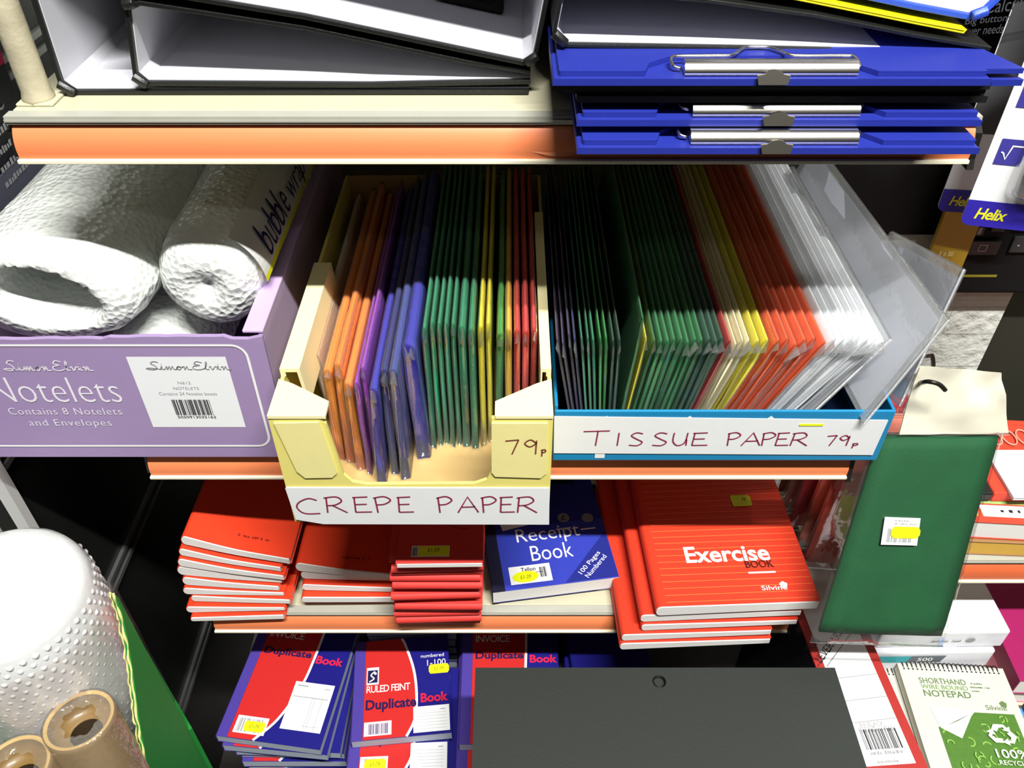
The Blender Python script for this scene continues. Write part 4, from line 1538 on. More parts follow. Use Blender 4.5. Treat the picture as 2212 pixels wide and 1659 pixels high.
    if sticker:
        sx, sy = sticker
        b = MB()
        b.poly([(sx + 0.013 * x, sy + 0.0065 * y, h + 0.0013) for x, y in ((-1, 0.5), (-0.85, 1), (0.85, 1), (1, 0.5), (1, -0.5), (0.85, -1), (-0.85, -1), (-1, -0.5))])
        b.text('£1-79', top(h + 0.0016), sx - 0.006, sy - 0.0025, 0.012, 0.005, 1)
        b.build('price_sticker', [YSTICK, M('olive_print', (120, 122, 20), 0.6)], t)
    return t


gA, gB, gC = 'duplicate books in the left stack', 'duplicate books in the middle stack', 'duplicate books behind the black file'
hd = 0.0145
FL = pZ(465, 1588, 0.515)
for i in range(7):
    k = 6 - i
    lab_ = ('topmost invoice duplicate book of the left stack, with white form and price sticker' if i == 0 else 'duplicate book, %s from the top of the left stack, mostly hidden' % ORD[i])
    dx, dy, rz = [(0, 0, -7.8), (0.0055, -0.0045, -5.5), (0.017, -0.003, -2.0), (0.019, 0.001, -1.0), (0.02, -0.004, 0.0), (0.022, 0.0, 1.0), (0.02, -0.002, -0.5)][i]
    dup_book(lab_, (FL.x + dx, FL.y + dy, Z4 + 0.0003 + 0.0148 + k * 0.0150 - 0.005), math.radians(rz), 0.131, 0.21, hd - 0.0006, gA, 'invoice', (0.043, 0.0165) if i == 0 else None, i < 2)
b = MB()
FL2 = pZ(757, 1602, 0.516)
for i in range(7):
    k = 6 - i
    lab_ = ('topmost ruled duplicate book at the front of the middle stack, numbered 1-100' if i == 0 else 'ruled duplicate book just below the topmost of the middle stack, price sticker near its edge' if i == 1 else 'duplicate book, %s from the top of the middle stack, mostly hidden' % ORD[i])
    dx, dy, rz = [(0, 0, 5.5), (-0.003, -0.034, 2.5), (0.004, -0.02, 1.0), (0.003, -0.024, 3.0), (0.004, -0.02, 2.0), (0.003, -0.022, 1), (0.003, -0.02, 2)][i]
    st = (0.109, 0.0865) if i == 0 else (0.034, 0.0125) if i == 1 else None
    dup_book(lab_, (FL2.x + dx, FL2.y + dy, Z4 + 0.0003 + k * 0.0165), math.radians(rz), 0.122, 0.135, 0.0155, gB, 'ruled', st, i < 2)
for i in range(7):
    k = 6 - i
    lab_ = 'ruled duplicate book lying behind the front ones, title in the shade' if i == 0 else 'duplicate book of the pile behind the middle stack, %s from its top' % ORD[i]
    dup_book(lab_, (-0.197 + 0.001 * math.sin(i * 2), 0.6285, Z4 + 0.0003 + k * 0.0165), math.radians(2 + math.sin(i)), 0.12, 0.135, 0.0155, gB + ', further back', 'ruled', (0.106, 0.06) if i == 0 else None, i == 0)
# right stack, mostly behind the black file
for i in range(6):
    k = 5 - i
    x = -0.0655 + 0.0008 * i
    lab_ = 'topmost duplicate book of the right stack, partly behind the black box file' if i == 0 else 'duplicate book, %s from the top of the right stack behind the black box file' % ORD[i]
    dup_book(lab_, (x + (0, -0.004, -0.008, -0.006, -0.009, -0.007)[i], 0.480 + (0, -0.03, -0.012, -0.018, -0.01, -0.014)[i], Z4 + 0.0003 + k * 0.0165), math.radians(0.5), 0.128, 0.21, 0.0155, gC, 'invoice', None, i == 0)
# small pile in the dark to the right of them
for i in range(4):
    z0 = Z4 + 0.0003 + (3 - i) * 0.0225
    t = pad('duplicate_book', ['topmost thick small pad in the dark pile under the lowest shelf', 'thick small pad, second in the dark pile under the lowest shelf', 'thick small pad, third in the dark pile under the lowest shelf', 'bottom thick small pad in the dark pile under the lowest shelf'][i], 'pad', (0.072 + (0.012 if i == 0 else 0), 0.55 + (0.006 if i else 0.0), z0), math.radians(6 if i == 0 else 0), 0.105, 0.14, 0.0218, DBLUE, DBLUE, 0.01, 'thick pads in the dark pile', EDGEB)
    b = MB()
    b.quad(front(-0.0004), 0.012, 0.003, 0.034, 0.016, 0)
    b.quad(front(-0.0004), 0.038, 0.003, 0.056, 0.016, 1)
    b.quad(front(-0.0004), 0.06, 0.004, 0.094, 0.018, 2)
    b.build('edge_labels', [M('lime_sticker', (214, 222, 30), 0.5), ROSE, WHITE], t)

# ================================================================ black box files at the front
BOXB = M('black_textured_paper', (40, 44, 41), 0.6, 0, 0.35, 0.08, 400, 0.3, 700)
gx = 'black box files piled at the front'
hb = 0.0798
FLb = Vector((-0.0375, 0.176, 0))
for i in range(4):
    t = thing('box_file', 'big black box file at the front with a small round hole in its lid' if i == 3 else 'black box file stacked underneath the one with the round hole', 'box file', (-0.0375, 0.176, Z4 + 0.0003 + i * 0.0800), 0, gx)
    W_, D_l = 0.3685, 0.278
    b = MB()
    b.box(0.002, W_ - 0.002, 0.002, D_l - 0.002, 0, hb - 0.004)
    b.build('body', BOXB, t, 0.0008)
    # lid with a real finger hole
    b = MB()
    hx, hy, hr_ = 0.1865, 0.2625, 0.0058
    n = 20
    circ = [(hx + hr_ * math.cos(2 * math.pi * k / n), hy + hr_ * math.sin(2 * math.pi * k / n)) for k in range(n)]
    rect = []
    for k in range(n):
        a = 2 * math.pi * k / n
        c, s_ = math.cos(a), math.sin(a)
        tt = min([(W_ - hx) / c if c > 1e-6 else 9, -hx / c if c < -1e-6 else 9, (D_l - hy) / s_ if s_ > 1e-6 else 9, -hy / s_ if s_ < -1e-6 else 9])
        rect.append((hx + tt * c, hy + tt * s_))
    for cx_, cy_ in ((0, 0), (W_, 0), (W_, D_l), (0, D_l)):
        j = min(range(n), key=lambda q: (rect[q][0] - cx_) ** 2 + (rect[q][1] - cy_) ** 2)
        rect[j] = (cx_, cy_)
    za, zb_ = hb - 0.0038, hb
    vs = [(x, y, zb_) for x, y in circ] + [(x, y, zb_) for x, y in rect] + [(x, y, za) for x, y in rect] + [(x, y, za) for x, y in circ]
    fs = []
    for k in range(n):
        j = (k + 1) % n
        fs += [(k, j, n + j, n + k), (n + k, n + j, 2 * n + j, 2 * n + k), (2 * n + k, 2 * n + j, 3 * n + j, 3 * n + k), (3 * n + k, 3 * n + j, j, k)]
    b.add(vs, fs)
    b.build('lid', BOXB, t)
    b = MB()
    ring = [(hx + 0.0062 * math.cos(2 * math.pi * k / 24), hy + 0.0062 * math.sin(2 * math.pi * k / 24), hb + 0.0002) for k in range(24)]
    b.tube(ring, 0.0007, 6, closed=True)
    b.build('hole_rim', M('black_steel', (20, 20, 20), 0.35, 0.5), t)

# ================================================================ red lever arch file, spine up
SPR = M('dark_red_file_cover', (164, 40, 36), 0.5, 0, 0.4, 0.05, 100)
zS = 0.672
L0, L1 = pZ(1735, 1390, zS), pZ(1882, 1390, zS)
dirv = Vector((0.0095, -0.1384, 0)).normalized()
rz = math.atan2(dirv.x, -dirv.y)
t = thing('lever_arch_file', 'red lever arch file standing with its white labelled spine upwards, beside the black box file', 'file', (L0.x + 0.0045 + 0.30 * dirv.x * 0.58, L0.y + 0.30 * dirv.y * 0.58, Z4 + 0.0003), rz)
hS = zS - Z4 - 0.0003
b = MB()
wS = 0.0735
b.box(0, wS, 0, 0.30, hS - 0.003, hS)
b.build('spine', SPR, t, 0.0006)
for x0 in (0.0, wS - 0.003):
    b = MB()
    b.box(x0, x0 + 0.003, 0.0, 0.30, 0, hS - 0.0031)
    plabel(b.build('side_board', BLACKV, t), 'black side board')


def SL(px, py):
    return local(t, pZ(px, py, zS))


b = MB()
e0 = SL(1870, 1652)
b.quad(top(hS + 0.0003), 0.0095, e0[1] - 0.002, wS - 0.0105, 0.292)
lb = b.build('spine_label', WHITE, t)
b = MB()
fr = top(hS + 0.0006)
x0, x1 = 0.0095, wS - 0.0105
for pyy in (1458, 1508, 1556):
    y = SL(1890, pyy)[1]
    b.ribbon(fr, [(x0 + 0.006, y - 0.0015), (x1, y + 0.001)], 0.0009, 1, False)
q = SL(1899, 1568)
b.text('A4 BLACK', fr, x0 + 0.012, SL(1880, 1571)[1], 0.026, 0.0055, 1)
b.text('REF NO 114000', fr, x0 + 0.010, SL(1880, 1582)[1], 0.036, 0.0055, 1)
yb_ = SL(1890, 1622)[1]
b.barcode(fr, x0 + 0.010, yb_ + 0.001, 0.0385, 0.021, 0, 22, 4)
b.smudge(fr, x0 + 0.010, yb_ - 0.0045, 0.039, 0.004, 1, 8)
b.smudge(fr, x0 + 0.016, yb_ - 0.013, 0.022, 0.003, 1, 9)
q0, q1 = SL(1772, 1432), SL(1800, 1394)
an = math.atan2(q1[1] - q0[1], q1[0] - q0[0])
b.text('LEVER ARCH', fr, q0[0] + 0.001, q0[1] - 0.001, 0.062, 0.0085, 0, rot=an, off=-0.005)
q0 = SL(1752, 1412)
b.text('TION', fr, q0[0], q0[1], 0.02, 0.008, 0, rot=an, off=-0.01)
for px in (1766, 1786):
    q0 = SL(px, 1440)
    b.ribbon(fr, [(q0[0], q0[1]), (q0[0] + 0.062 * math.cos(an), q0[1] + 0.062 * math.sin(an))], 0.0006, 0, False)
b.build('lettering', [INK, M('grey_print', (150, 150, 152), 0.6)], lb)

# ================================================================ green pack hanging at the right end
BL, BR = pY(1745, 1380, 0.46), pY(2030, 1390, 0.46)
TL, TR = Vector((0.3385, 0.562, 0.953)), Vector((0.4585, 0.562, 0.9545))


def hang_pack(label, BLp, BRp, TLp, TRp, m, th, film_m, group=None, header=None, sticker=False, name='crepe_paper_pack'):
    t = thing(name, label, 'paper pack', BLp, 0, group)
    o = Vector(BLp)
    n = (BRp - BLp).cross(TLp - BLp).normalized()
    if n.y > 0:
        n = -n

    def P(u, v, d=0.0):
        a = BLp.lerp(BRp, u)
        c = TLp.lerp(TRp, u)
        return a.lerp(c, v) + n * d - o
    b = MB()
    for (v0, v1, in_) in ((0.055, 0.985, 0.04),):
        nx, ny = 8, 16
        rings = []
        for j in range(ny + 1):
            v = v0 + (v1 - v0) * j / ny
            ring = []
            e = 0.55 if j in (0, ny) else 1.0
            for i in range(nx + 1):
                u = in_ + (1 - 2 * in_) * i / nx
                k = (1.0 if 0 < i < nx else 0.55) * e
                ring.append(P(u, v, th * (0.5 + 0.5 * k) + 0.0012 * noise.noise((u * 3, v * 5, 1.5))))
            for i in range(nx, -1, -1):
                u = in_ + (1 - 2 * in_) * i / nx
                k = (1.0 if 0 < i < nx else 0.55) * e
                ring.append(P(u, v, th * (0.5 - 0.5 * k)))
            rings.append(ring)
        b.loft(rings)
    b.build('folded_paper', m, t)
    b = MB()
    nx, ny = 12, 18
    for s in (0, 1):
        g = []
        for j in range(ny + 1):
            row = []
            for i in range(nx + 1):
                u, v = i / nx, j / ny
                k = min(1.0, min(u, 1 - u) / 0.06, (v + 0.002) / 0.05)
                d = th * (0.5 + (0.62 if s else -0.62) * k) + 0.0022 * noise.noise((u * 5, v * 7, 3.0 + s)) * k
                row.append(P(u, v * 1.015 - 0.005, d))
            g.append(row)
        vs = [p for row in g for p in row]
        b.add(vs, [(j * (nx + 1) + i, j * (nx + 1) + i + 1, (j + 1) * (nx + 1) + i + 1, (j + 1) * (nx + 1) + i) for j in range(ny) for i in range(nx)], 0, True)
    b.tube([P(0, 0.0, th / 2), P(1, 0.0, th / 2)], 0.0010, 6)
    b.tube([P(0.012, 1.0, th * 1.15), P(0.25, 1.006, th * 1.2), P(0.5, 0.998, th * 1.2), P(0.75, 1.004, th * 1.2), P(1, 1.0, th * 1.15)], 0.0016, 6)
    b.build('wrapper', film_m, t, fix=False)
    if header:
        b = MB()
        q = [P(0.26 if False else 0.0, 1.0, th * 1.25)]
        HL, HR = header
        nx, ny = 14, 9
        g = []
        for j in range(ny + 1):
            row = []
            for i in range(nx + 1):
                u, v = i / nx, j / ny
                a = P(0.16, 1.0, th * 1.2).lerp(P(1.0, 1.0, th * 1.2), u)
                c = (HL - o).lerp(HR - o, u)
                p = a.lerp(c, v)
                p = p + n * (0.0055 * noise.noise((u * 4.2, v * 3.1, 7.7)) * (0.3 + v))
                row.append(p)
            g.append(row)
        vs = [p for row in g for p in row]
        b.add(vs, [(j * (nx + 1) + i, j * (nx + 1) + i + 1, (j + 1) * (nx + 1) + i + 1, (j + 1) * (nx + 1) + i) for j in range(ny) for i in range(nx)], 0, True)
        b.add([p - n * 0.0012 for p in vs], [(j * (nx + 1) + i, j * (nx + 1) + i + 1, (j + 1) * (nx + 1) + i + 1, (j + 1) * (nx + 1) + i) for j in range(ny) for i in range(nx)], 0, True)
        b.build('header_card', M('cream_glossy_card', (252, 246, 224), 0.22, 0, 0.5, 0.06, 50, coat=0.6), t, fix=False)
    if sticker:
        def SP(px, py, d):
            # put the label where it sits on the front of the pack
            r = Vector(ray(px, py))
            w0 = Vector((0, 0, 1.5))
            pl0 = P(0.5, 0.5, th * 1.3) + o
            tt = (pl0 - w0).dot(n) / r.dot(n)
            return w0 + r * tt + n * d - o
        b = MB()
        c4 = [(1902, 1176), (1980, 1178), (1988, 1119), (1911, 1116)]
        b.poly([SP(x, y, 0.0006) for x, y in c4])
        lb = b.build('barcode_label', WHITE, t)
        A, B2, C2 = SP(1902, 1176, 0.0009), SP(1980, 1178, 0.0009), SP(1911, 1116, 0.0009)

        def fr(x, y):
            return A + (B2 - A) * x + (C2 - A) * y
        b = MB()
        b.barcode(fr, 0.13, 0.1, 0.72, 0.5, 0, 18)
        b.smudge(fr, 0.3, 0.85, 0.45, 0.06, 0, 35)
        b.smudge(fr, 0.14, 0.74, 0.76, 0.06, 0, 36)
        b.build('barcode', M('grey_print', (150, 150, 152), 0.6), lb)
        A, B2, C2 = SP(1902, 1176, 0.0014), SP(1980, 1178, 0.0014), SP(1911, 1116, 0.0014)
        b = MB()
        b.poly([fr(0.62 + 0.4 * x, 0.47 + 0.21 * y) for x, y in ((-1, 0.4), (-0.8, 1), (0.8, 1), (1, 0.4), (1, -0.4), (0.8, -1), (-0.8, -1), (-1, -0.4))])
        b.build('price_sticker', YSTICK, t)
    return t


GREENP = M('green_crepe', (9, 80, 41), 0.75, 0, 0.3, 0.25, 22, 0.4, 500)
hang_pack('long green crepe paper pack with a cream header, hanging from the wire hook', BL, BR, TL, TR, GREENP, 0.011, film('loose_cellophane', 0.012, 0.05, 0.6, 0.08, crinkle=0.6, cscale=22), None, (pY(1985, 790, 0.552), pY(2165, 806, 0.552)), True)
b = MB()
HD = [(0.402, 0.5625, 0.959), (0.4585, 0.5625, 0.959), (0.448, 0.559, 1.0165), (0.384, 0.559, 1.0165)]
hk = [pY(2014, 768, 0.62), pY(2016, 790, 0.60), pY(2008, 808, 0.575), pY(1990, 826, 0.552), pY(2004, 824, 0.535), pY(2028, 830, 0.531), pY(2042, 843, 0.530)]
b.tube([(0.412, 0.870, 0.90), (0.412, 0.70, 0.925)] + catmull(hk, 4), 0.0020, 8)
tag(b.build('display_hook', M('black_wire', (44, 42, 36), 0.35, 0.6)), 'dark bent wire hook holding the green pack with the cream header', 'hook')
hc = [('orange_red', (180, 84, 70), 'orange red'), ('salmon', (226, 140, 120), 'salmon pink'), ('rose', (196, 66, 80), 'rose red'), ('dusty_pink', (220, 150, 140), 'dusty pink'), ('brick', (160, 62, 46), 'brick red')]
for i, (k, rgb, nm) in enumerate(hc):
    y = 0.602 + 0.030 * i
    x = 0.336 + 0.002 * math.sin(i * 2.0)
    p0, p1 = Vector((x, y, 0.695 - 0.004 * i)), Vector((x + 0.09, y - 0.004, 0.69))
    p2, p3 = Vector((x + 0.016, y + 0.018, 0.90)), Vector((x + 0.10, y + 0.016, 0.90))
    hang_pack('%s crepe paper pack, %s behind the long green hanging pack' % (nm, ORD[i]), p0, p1, p2, p3, M('crepe_' + k, rgb, 0.75, 0, 0.3, 0.1, 40), 0.007, film('loose_cellophane'), 'crepe paper packs hanging behind the green one')

# ================================================================ green bin at the lower left with rolls in it
GREENB = M('green_bin_card', (30, 128, 50), 0.6, 0, 0.3, 0.06, 60)
bxx = -0.36
S_ = bxx / -0.405


def gp(px, py):
    p = pX(px, py, bxx)
    return p.y, p.z


corner = gp(255, 1296)
curve = [gp(*p) for p in ((248, 1283), (262, 1320), (276, 1380), (286, 1440), (294, 1500), (302, 1560), (311, 1610), (320, 1659))]
t = thing('dump_bin', 'green cardboard dump bin at the lower left with a ragged curved edge', 'bin', (bxx, 0.30, 0.0))
pts = [(corner[0] + 0.002, 0.002), (corner[0] + 0.002, corner[1])] + catmull(curve, 5) + [(0.30, curve[-1][1] - 0.10), (0.18, curve[-1][1] - 0.16), (0.18, 0.002)]
jag = []
for i, p in enumerate(pts):
    jag.append((p[0] - 0.30, p[1]))
b = MB()
b.prism(jag, -0.004, 0.0, 'x')
b.build('side_panel', GREENB, t)
b = MB()
yr = corner[0] + 0.002 - 0.30
b.strip([(0.0, yr), (-0.082, yr + 0.096), (-0.21, yr + 0.096), (-0.215, -0.12), (-0.004, -0.12)], -0.004, 0.002, 0.60, 'z')
b.build('back_panels', GREENB, t)
b = MB()
cr = catmull(curve, 8)
path = []
for i, p in enumerate(cr):
    a = i * 0.8
    path.append((-0.002 + 0.0006 * math.sin(a), p[0] - 0.30 + 0.0007 * math.cos(a * 1.3), p[1] + 0.0006 * math.sin(a * 0.7)))
b.tube(path, [0.0012 + 0.0003 * math.sin(i * 0.9) for i in range(len(path))], 6)
b.tube([(p[0] - 0.003, p[1] + 0.001 * math.sin(i * 1.7), p[2] + 0.001) for i, p in enumerate(path)], [0.0009 + 0.0003 * math.sin(i * 1.3) for i in range(len(path))], 6)
b.build('torn_edge', M('torn_yellow_card', (214, 216, 140), 0.7, 0, 0.3, 0.2, 200), t)

# the big standing roll
Rz = 0.872
Rc = pZ(-14, 1262, Rz)
t = thing('bubble_wrap_roll', 'big standing roll of bubble wrap with rows of small bubbles, in the green bin', 'bubble wrap', (Rc.x, Rc.y, 0.02))
R0 = 0.078
b = MB()
n = 64
hz = Rz - 0.02
prof = [(0.002, hz - 0.001), (0.03, hz), (0.055, hz - 0.001), (0.066, hz - 0.004), (0.0725, hz - 0.010), (0.076, hz - 0.02), (R0, hz - 0.04)] + [(R0 + 0.0015 * math.sin(k * 0.7), hz - 0.04 - k * 0.04) for k in range(1, 12)] + [(R0, 0.0)]
rings = []
for r, z in prof:
    ring = []
    for i in range(n):
        a = 2 * math.pi * i / n
        nn = 1 + 0.02 * noise.noise((math.cos(a) * 1.5, math.sin(a) * 1.5, z * 6))
        ring.append((r * nn * math.cos(a), r * nn * math.sin(a), z + 0.0015 * noise.noise((r * 60 * math.cos(a), r * 60 * math.sin(a), 3))))
    rings.append(ring)
b.loft(rings)
# rows of bubbles
step = 0.0105
nc = int(2 * math.pi * R0 / step)
for j in range(42):
    z = hz - 0.026 - j * step * 0.866
    for i in range(nc):
        a = 2 * math.pi * (i + (j % 2) * 0.5) / nc
        ca, sa = math.cos(a), math.sin(a)
        if ca * 0.72 - sa * 0.69 < -0.25:
            continue
        nn = 1 + 0.02 * noise.noise((ca * 1.5, sa * 1.5, z * 6))
        rr = (R0 if z < hz - 0.04 else 0.0772) * nn
        u = Vector((-sa, ca, 0))
        no = Vector((ca, sa, 0))
        c = no * rr + Vector((0, 0, z))
        br = 0.0032
        vs = [c + (u * math.cos(k * math.pi / 3) + Vector((0, 0, 1)) * math.sin(k * math.pi / 3)) * br for k in range(6)]
        vs += [c + (u * math.cos(k * math.pi / 3) + Vector((0, 0, 1)) * math.sin(k * math.pi / 3)) * br * 0.6 + no * 0.0013 for k in range(6)]
        vs.append(c + no * 0.0018)
        b.add(vs, [(k, (k + 1) % 6, 6 + (k + 1) % 6, 6 + k) for k in range(6)] + [(6 + k, 6 + (k + 1) % 6, 12) for k in range(6)], 0, True)
BIGB = M('big_bubble_film', (224, 226, 225), 0.12, 0, 0.8, 0.06, 40, 0.3, 60, bdist=0.003)
b.build('film', BIGB, t)
b = MB()
# the loose outer turn with a pinkish sheen
rings = []
pa = [math.radians(-95 + 8 * k) for k in range(16)]
vs, fs = [], []
for j in range(12):
    z = hz - 0.035 - j * 0.045
    for i, a in enumerate(pa):
        rr = R0 + 0.006 + 0.004 * (i / 15) + 0.0015 * noise.noise((i * 0.5, j * 0.8, 1))
        vs.append((rr * math.cos(a), rr * math.sin(a), z + 0.006 * noise.noise((i * 0.6, 2, 3))))
fs = [(j * 16 + i, j * 16 + i + 1, (j + 1) * 16 + i + 1, (j + 1) * 16 + i) for j in range(11) for i in range(15)]
b.add(vs, fs, 0, True)
b.build('loose_turn', film('loose_roll_film', 0.03, 0.03, 0.35, 0.2, (1.0, 0.97, 0.96)), t, fix=False)

# brown paper rolls
KR = M('brown_wrapping_paper', (128, 100, 52), 0.45, 0, 0.5, 0.08, 60, coat=0.2)
KRE = M('pale_brown_paper_edge', (196, 160, 92), 0.6)
ROLLF = film('roll_end_cellophane', 0.10, 0.05, 0.4, 0.2, crinkle=1.0, cscale=90, hazecol=(0.8, 0.78, 0.7))


def paper_roll(label, c, ax, r, ln, seed):
    ax = Vector(ax).normalized()
    t = thing('brown_paper_roll', label, 'paper roll', Vector(c) - ax * ln, 0, 'brown paper rolls in the green bin')
    a = ax.cross(Vector((0, 1, 0.2))).normalized()
    b_ = ax.cross(a)

    def ring(rr, d, wob=0.0):
        return [ax * d + (a * math.cos(2 * math.pi * k / 40) + b_ * math.sin(2 * math.pi * k / 40)) * (rr + wob * noise.noise((k * 0.4, seed, d * 30))) for k in range(40)]
    b = MB()
    b.loft([ring(r, 0), ring(r, ln * 0.5), ring(r, ln - 0.0005), ring(r - 0.0006, ln)], 0, True, (True, False))
    b.loft([ring(r - 0.0006, ln), ring(r - 0.0034, ln), ring(r - 0.004, ln - 0.0012)], 1, True, (False, False))
    b.loft([ring(r - 0.004, ln - 0.0012), ring(r - 0.004, ln - 0.02), ring(r * 0.46, ln - 0.021)], 0, True, (False, False))
    b.loft([ring(r * 0.46, ln - 0.021), ring(r * 0.44, ln - 0.03), ring(r * 0.42, ln - 0.16)], 2, True, (False, True))  # hollow core coloured darker, painting the shade inside it
    b.build('paper', [KR, KRE, M('shaded_core_brown', (58, 42, 20), 0.8)], t, fix=False)
    b = MB()
    rings = [ring(r + 0.0012, ln * 0.1, 0.0005), ring(r + 0.0012, ln - 0.004, 0.0006), ring(r + 0.0008, ln + 0.0012, 0.0005), ring(r * 0.9, ln + 0.0016, 0.001), ring(r * 0.68, ln - 0.0005, 0.002), ring(r * 0.52, ln - 0.003, 0.004)]
    b.loft(rings, 0, True, (False, False))
    b.build('wrapper', ROLLF, t, fix=False)
    return t


kz = 0.776
K1 = pZ(170, 1554, kz)
k1r = 66 / F * (K1 - Vector((0, 0, 1.5))).length * 0.93
paper_roll('brown paper roll in cellophane, upper right of the two at the lower left', K1, (-0.05, 0.10, 1), k1r, 0.55, 1.0)
K2 = pZ(28, 1660, kz - 0.012)
paper_roll('brown paper roll in cellophane, cut off by the lower left corner of the photo', K2, (-0.06, 0.03, 1), k1r * 1.02, 0.55, 4.0)

# ================================================================ left: packs hanging on the slatted wall
BLK = M('black_glossy_card', (18, 18, 20), 0.35, 0, 0.5, 0.08, 80)
GREYP = M('slate_grey_card', (74, 78, 88), 0.45)
t = thing('hanging_pack', 'black hanging pack with white text, left of the cream post', 'pack', (-0.519, 0.66, 1.03))
b = MB()
b.box(0, 0.014, 0, 0.176, 0.086, 0.5)
b.build('card', BLK, t, 0.001)
b = MB()
b.box(0, 0.0142, 0, 0.1762, 0.0, 0.0858)
b.build('lower_panel', GREYP, t, 0.001)
b = MB()
fr = plane((0.0148, 0, 0), (0, 1, 0), (0, 0, 1))
for i, z in enumerate((0.116, 0.100, 0.085, 0.071)):
    w_ = (0.10, 0.09, 0.10, 0.066)[i]
    b.smudge(fr, 0.166 - w_ - 0.012 * (i == 3), z, w_, 0.0075, 0, 20 + i)
b.text('C', fr, 0.132, 0.134, 0.014, 0.018)
b.build('lettering', M('dull_white_print', (140, 140, 142), 0.6), t)
b = MB()
b.quad(fr, 0.05, 0.168, 0.175, 0.188)
b.build('red_band', M('dark_crimson_print', (150, 18, 52), 0.5), t)
b = MB()
b.box(-0.519, -0.510, 0.84, 0.93, 1.02, 1.082)
tag(b.build('hanging_pack', M('pale_grey_card', (190, 186, 182), 0.5), None, 0.001), 'pale grey hanging pack behind the black one, above the lilac box edge', 'pack')

# ================================================================ right: calculators on hooks, next bay
BLUEC = M('violet_blue_print', (48, 36, 160), 0.45)
HYEL = M('yellow_print', (236, 232, 40), 0.5)
CARDW = M('white_glossy_card', (236, 238, 240), 0.3, 0, 0.5, 0.02)


def calc_card(label, bl, yaw, w_, h_, full=True):
    t = thing('calculator_pack', label, 'calculator', bl, yaw, None)
    b = MB()
    r = 0.008
    out = []
    for cx, cz, a0 in ((w_ - r, h_ - r, 0), (r, h_ - r, 90), (r, r, 180), (w_ - r, r, 270)):
        for a in range(0, 91, 18):
            out.append((cx + r * math.cos(math.radians(a0 + a)), cz + r * math.sin(math.radians(a0 + a))))
    b.prism(out, 0, 0.0012, 'y')
    b.build('backing_card', CARDW, t)
    b = MB()
    zb_ = 0.026
    o2 = [(p[0], p[1]) for p in out if p[1] < r * 1.01]
    o2 = sorted([p for p in o2 if p[0] < w_ / 2], key=lambda p: -p[1]) + sorted([p for p in o2 if p[0] >= w_ / 2], key=lambda p: p[1])
    b.poly([(x, -0.0005, z) for x, z in o2] + [(w_, -0.0005, zb_), (0, -0.0005, zb_)])
    band = b.build('blue_band', BLUEC, t)
    b = MB()
    b.text('Helix', front(-0.0009), 0.010, 0.0075, 0.027, 0.0115, off=0.02, shear=0.2, space=0.92)
    b.build('lettering', HYEL, band)
    if not full:
        b = MB()
        b.quad(front(-0.0006), 0.0008, 0.088, w_ - 0.0008, h_ - 0.001)  # dark grey quad paints shade over the upper part of the card
        b.build('painted_upper_shade', M('upper_shade_grey', (66, 66, 68), 0.5), t)
        return t
    # the calculator under its blister
    cw, ch = w_ - 0.05, h_ - 0.07
    b = MB()
    o3 = []
    r = 0.012
    for cx, cz, a0 in ((0.036 + cw - r, 0.042 + ch - r, 0), (0.036 + r, 0.042 + ch - r, 90), (0.036 + r, 0.042 + r, 180), (0.036 + cw - r, 0.042 + r, 270)):
        for a in range(0, 91, 18):
            o3.append((cx + r * math.cos(math.radians(a0 + a)), cz + r * math.sin(math.radians(a0 + a))))
    b.prism(o3, -0.014, -0.001, 'y')
    cal = b.build('calculator', M('grey_plastic', (120, 122, 124), 0.4), t, 0.002)
    b = MB()
    for i in range(4):
        for j in range(5):
            kx, kz = 0.036 + 0.008 + i * (cw - 0.012) / 4, 0.042 + 0.010 + j * 0.018
            b.box(kx, kx + (cw - 0.03) / 4, -0.0165, -0.014, kz, kz + 0.011)
    b.build('keys', M('dark_grey_keys', (48, 50, 52), 0.4), cal, 0.001)
    for k in range(3):
        b = MB()
        z = 0.062 + k * 0.052
        b.quad(front(-0.0005), 0.0075, z, 0.0295, z + 0.024)
        ib = b.build('function_icon', M('icon_blue_print', (64, 60, 150), 0.45), t)
    b = MB()
    z = 0.062
    b.ribbon(front(-0.001), [(0.0105, z + 0.012), (0.0125, z + 0.011), (0.0155, z + 0.0055), (0.018, z + 0.018), (0.0275, z + 0.018)], 0.0014)
    b.text('POWER', front(-0.001), 0.0095, z + 0.067, 0.018, 0.0055, 0, off=0.01)
    b.text('OFF', front(-0.001), 0.0125, z + 0.058, 0.012, 0.0055, 0, off=0.01)
    b.text('8', front(-0.001), 0.015, z + 0.108, 0.007, 0.013, 0, off=0.01)
    b.build('icon_symbols', PRINTW, t)
    b = MB()
    for s in (0, 1):
        rings = []
        for k, (d, g) in enumerate(((0.0, 0.010), (0.012, 0.006), (0.018, 0.002), (0.0185, -0.002))):
            rings.append([(x + (g if x > 0.036 + cw / 2 else -g), -0.0012 - d, z2 + (g if z2 > 0.042 + ch / 2 else -g)) for x, z2 in o3])
        if s == 0:
            b.loft(rings, 0, True, (False, True))
    b.build('blister', film('clear_blister', 0.03, 0.05, 0.5, 0.08, crinkle=0.0), t, fix=False)
    return t


H1 = Vector((0.4215, 0.692, 1.0985))
calc_card('calculator on a white card with blue band, nearest at the right edge of the photo', H1, math.radians(-13), 0.125, 0.25)
H2 = pY(2022, 455, 0.80)
calc_card('calculator card with shade painted on its upper part, mostly hidden behind the nearest calculator card', H2, math.radians(-8), 0.125, 0.25, False)
# dark display card with the big button text
t = thing('hanging_pack', 'black hanging card with big button text, behind the blue files at the top right', 'pack', (0.36, 0.775, 1.30))
b = MB()
b.box(0, 0.135, 0, 0.004, 0, 0.26)
b.build('card', BLK, t, 0.001)


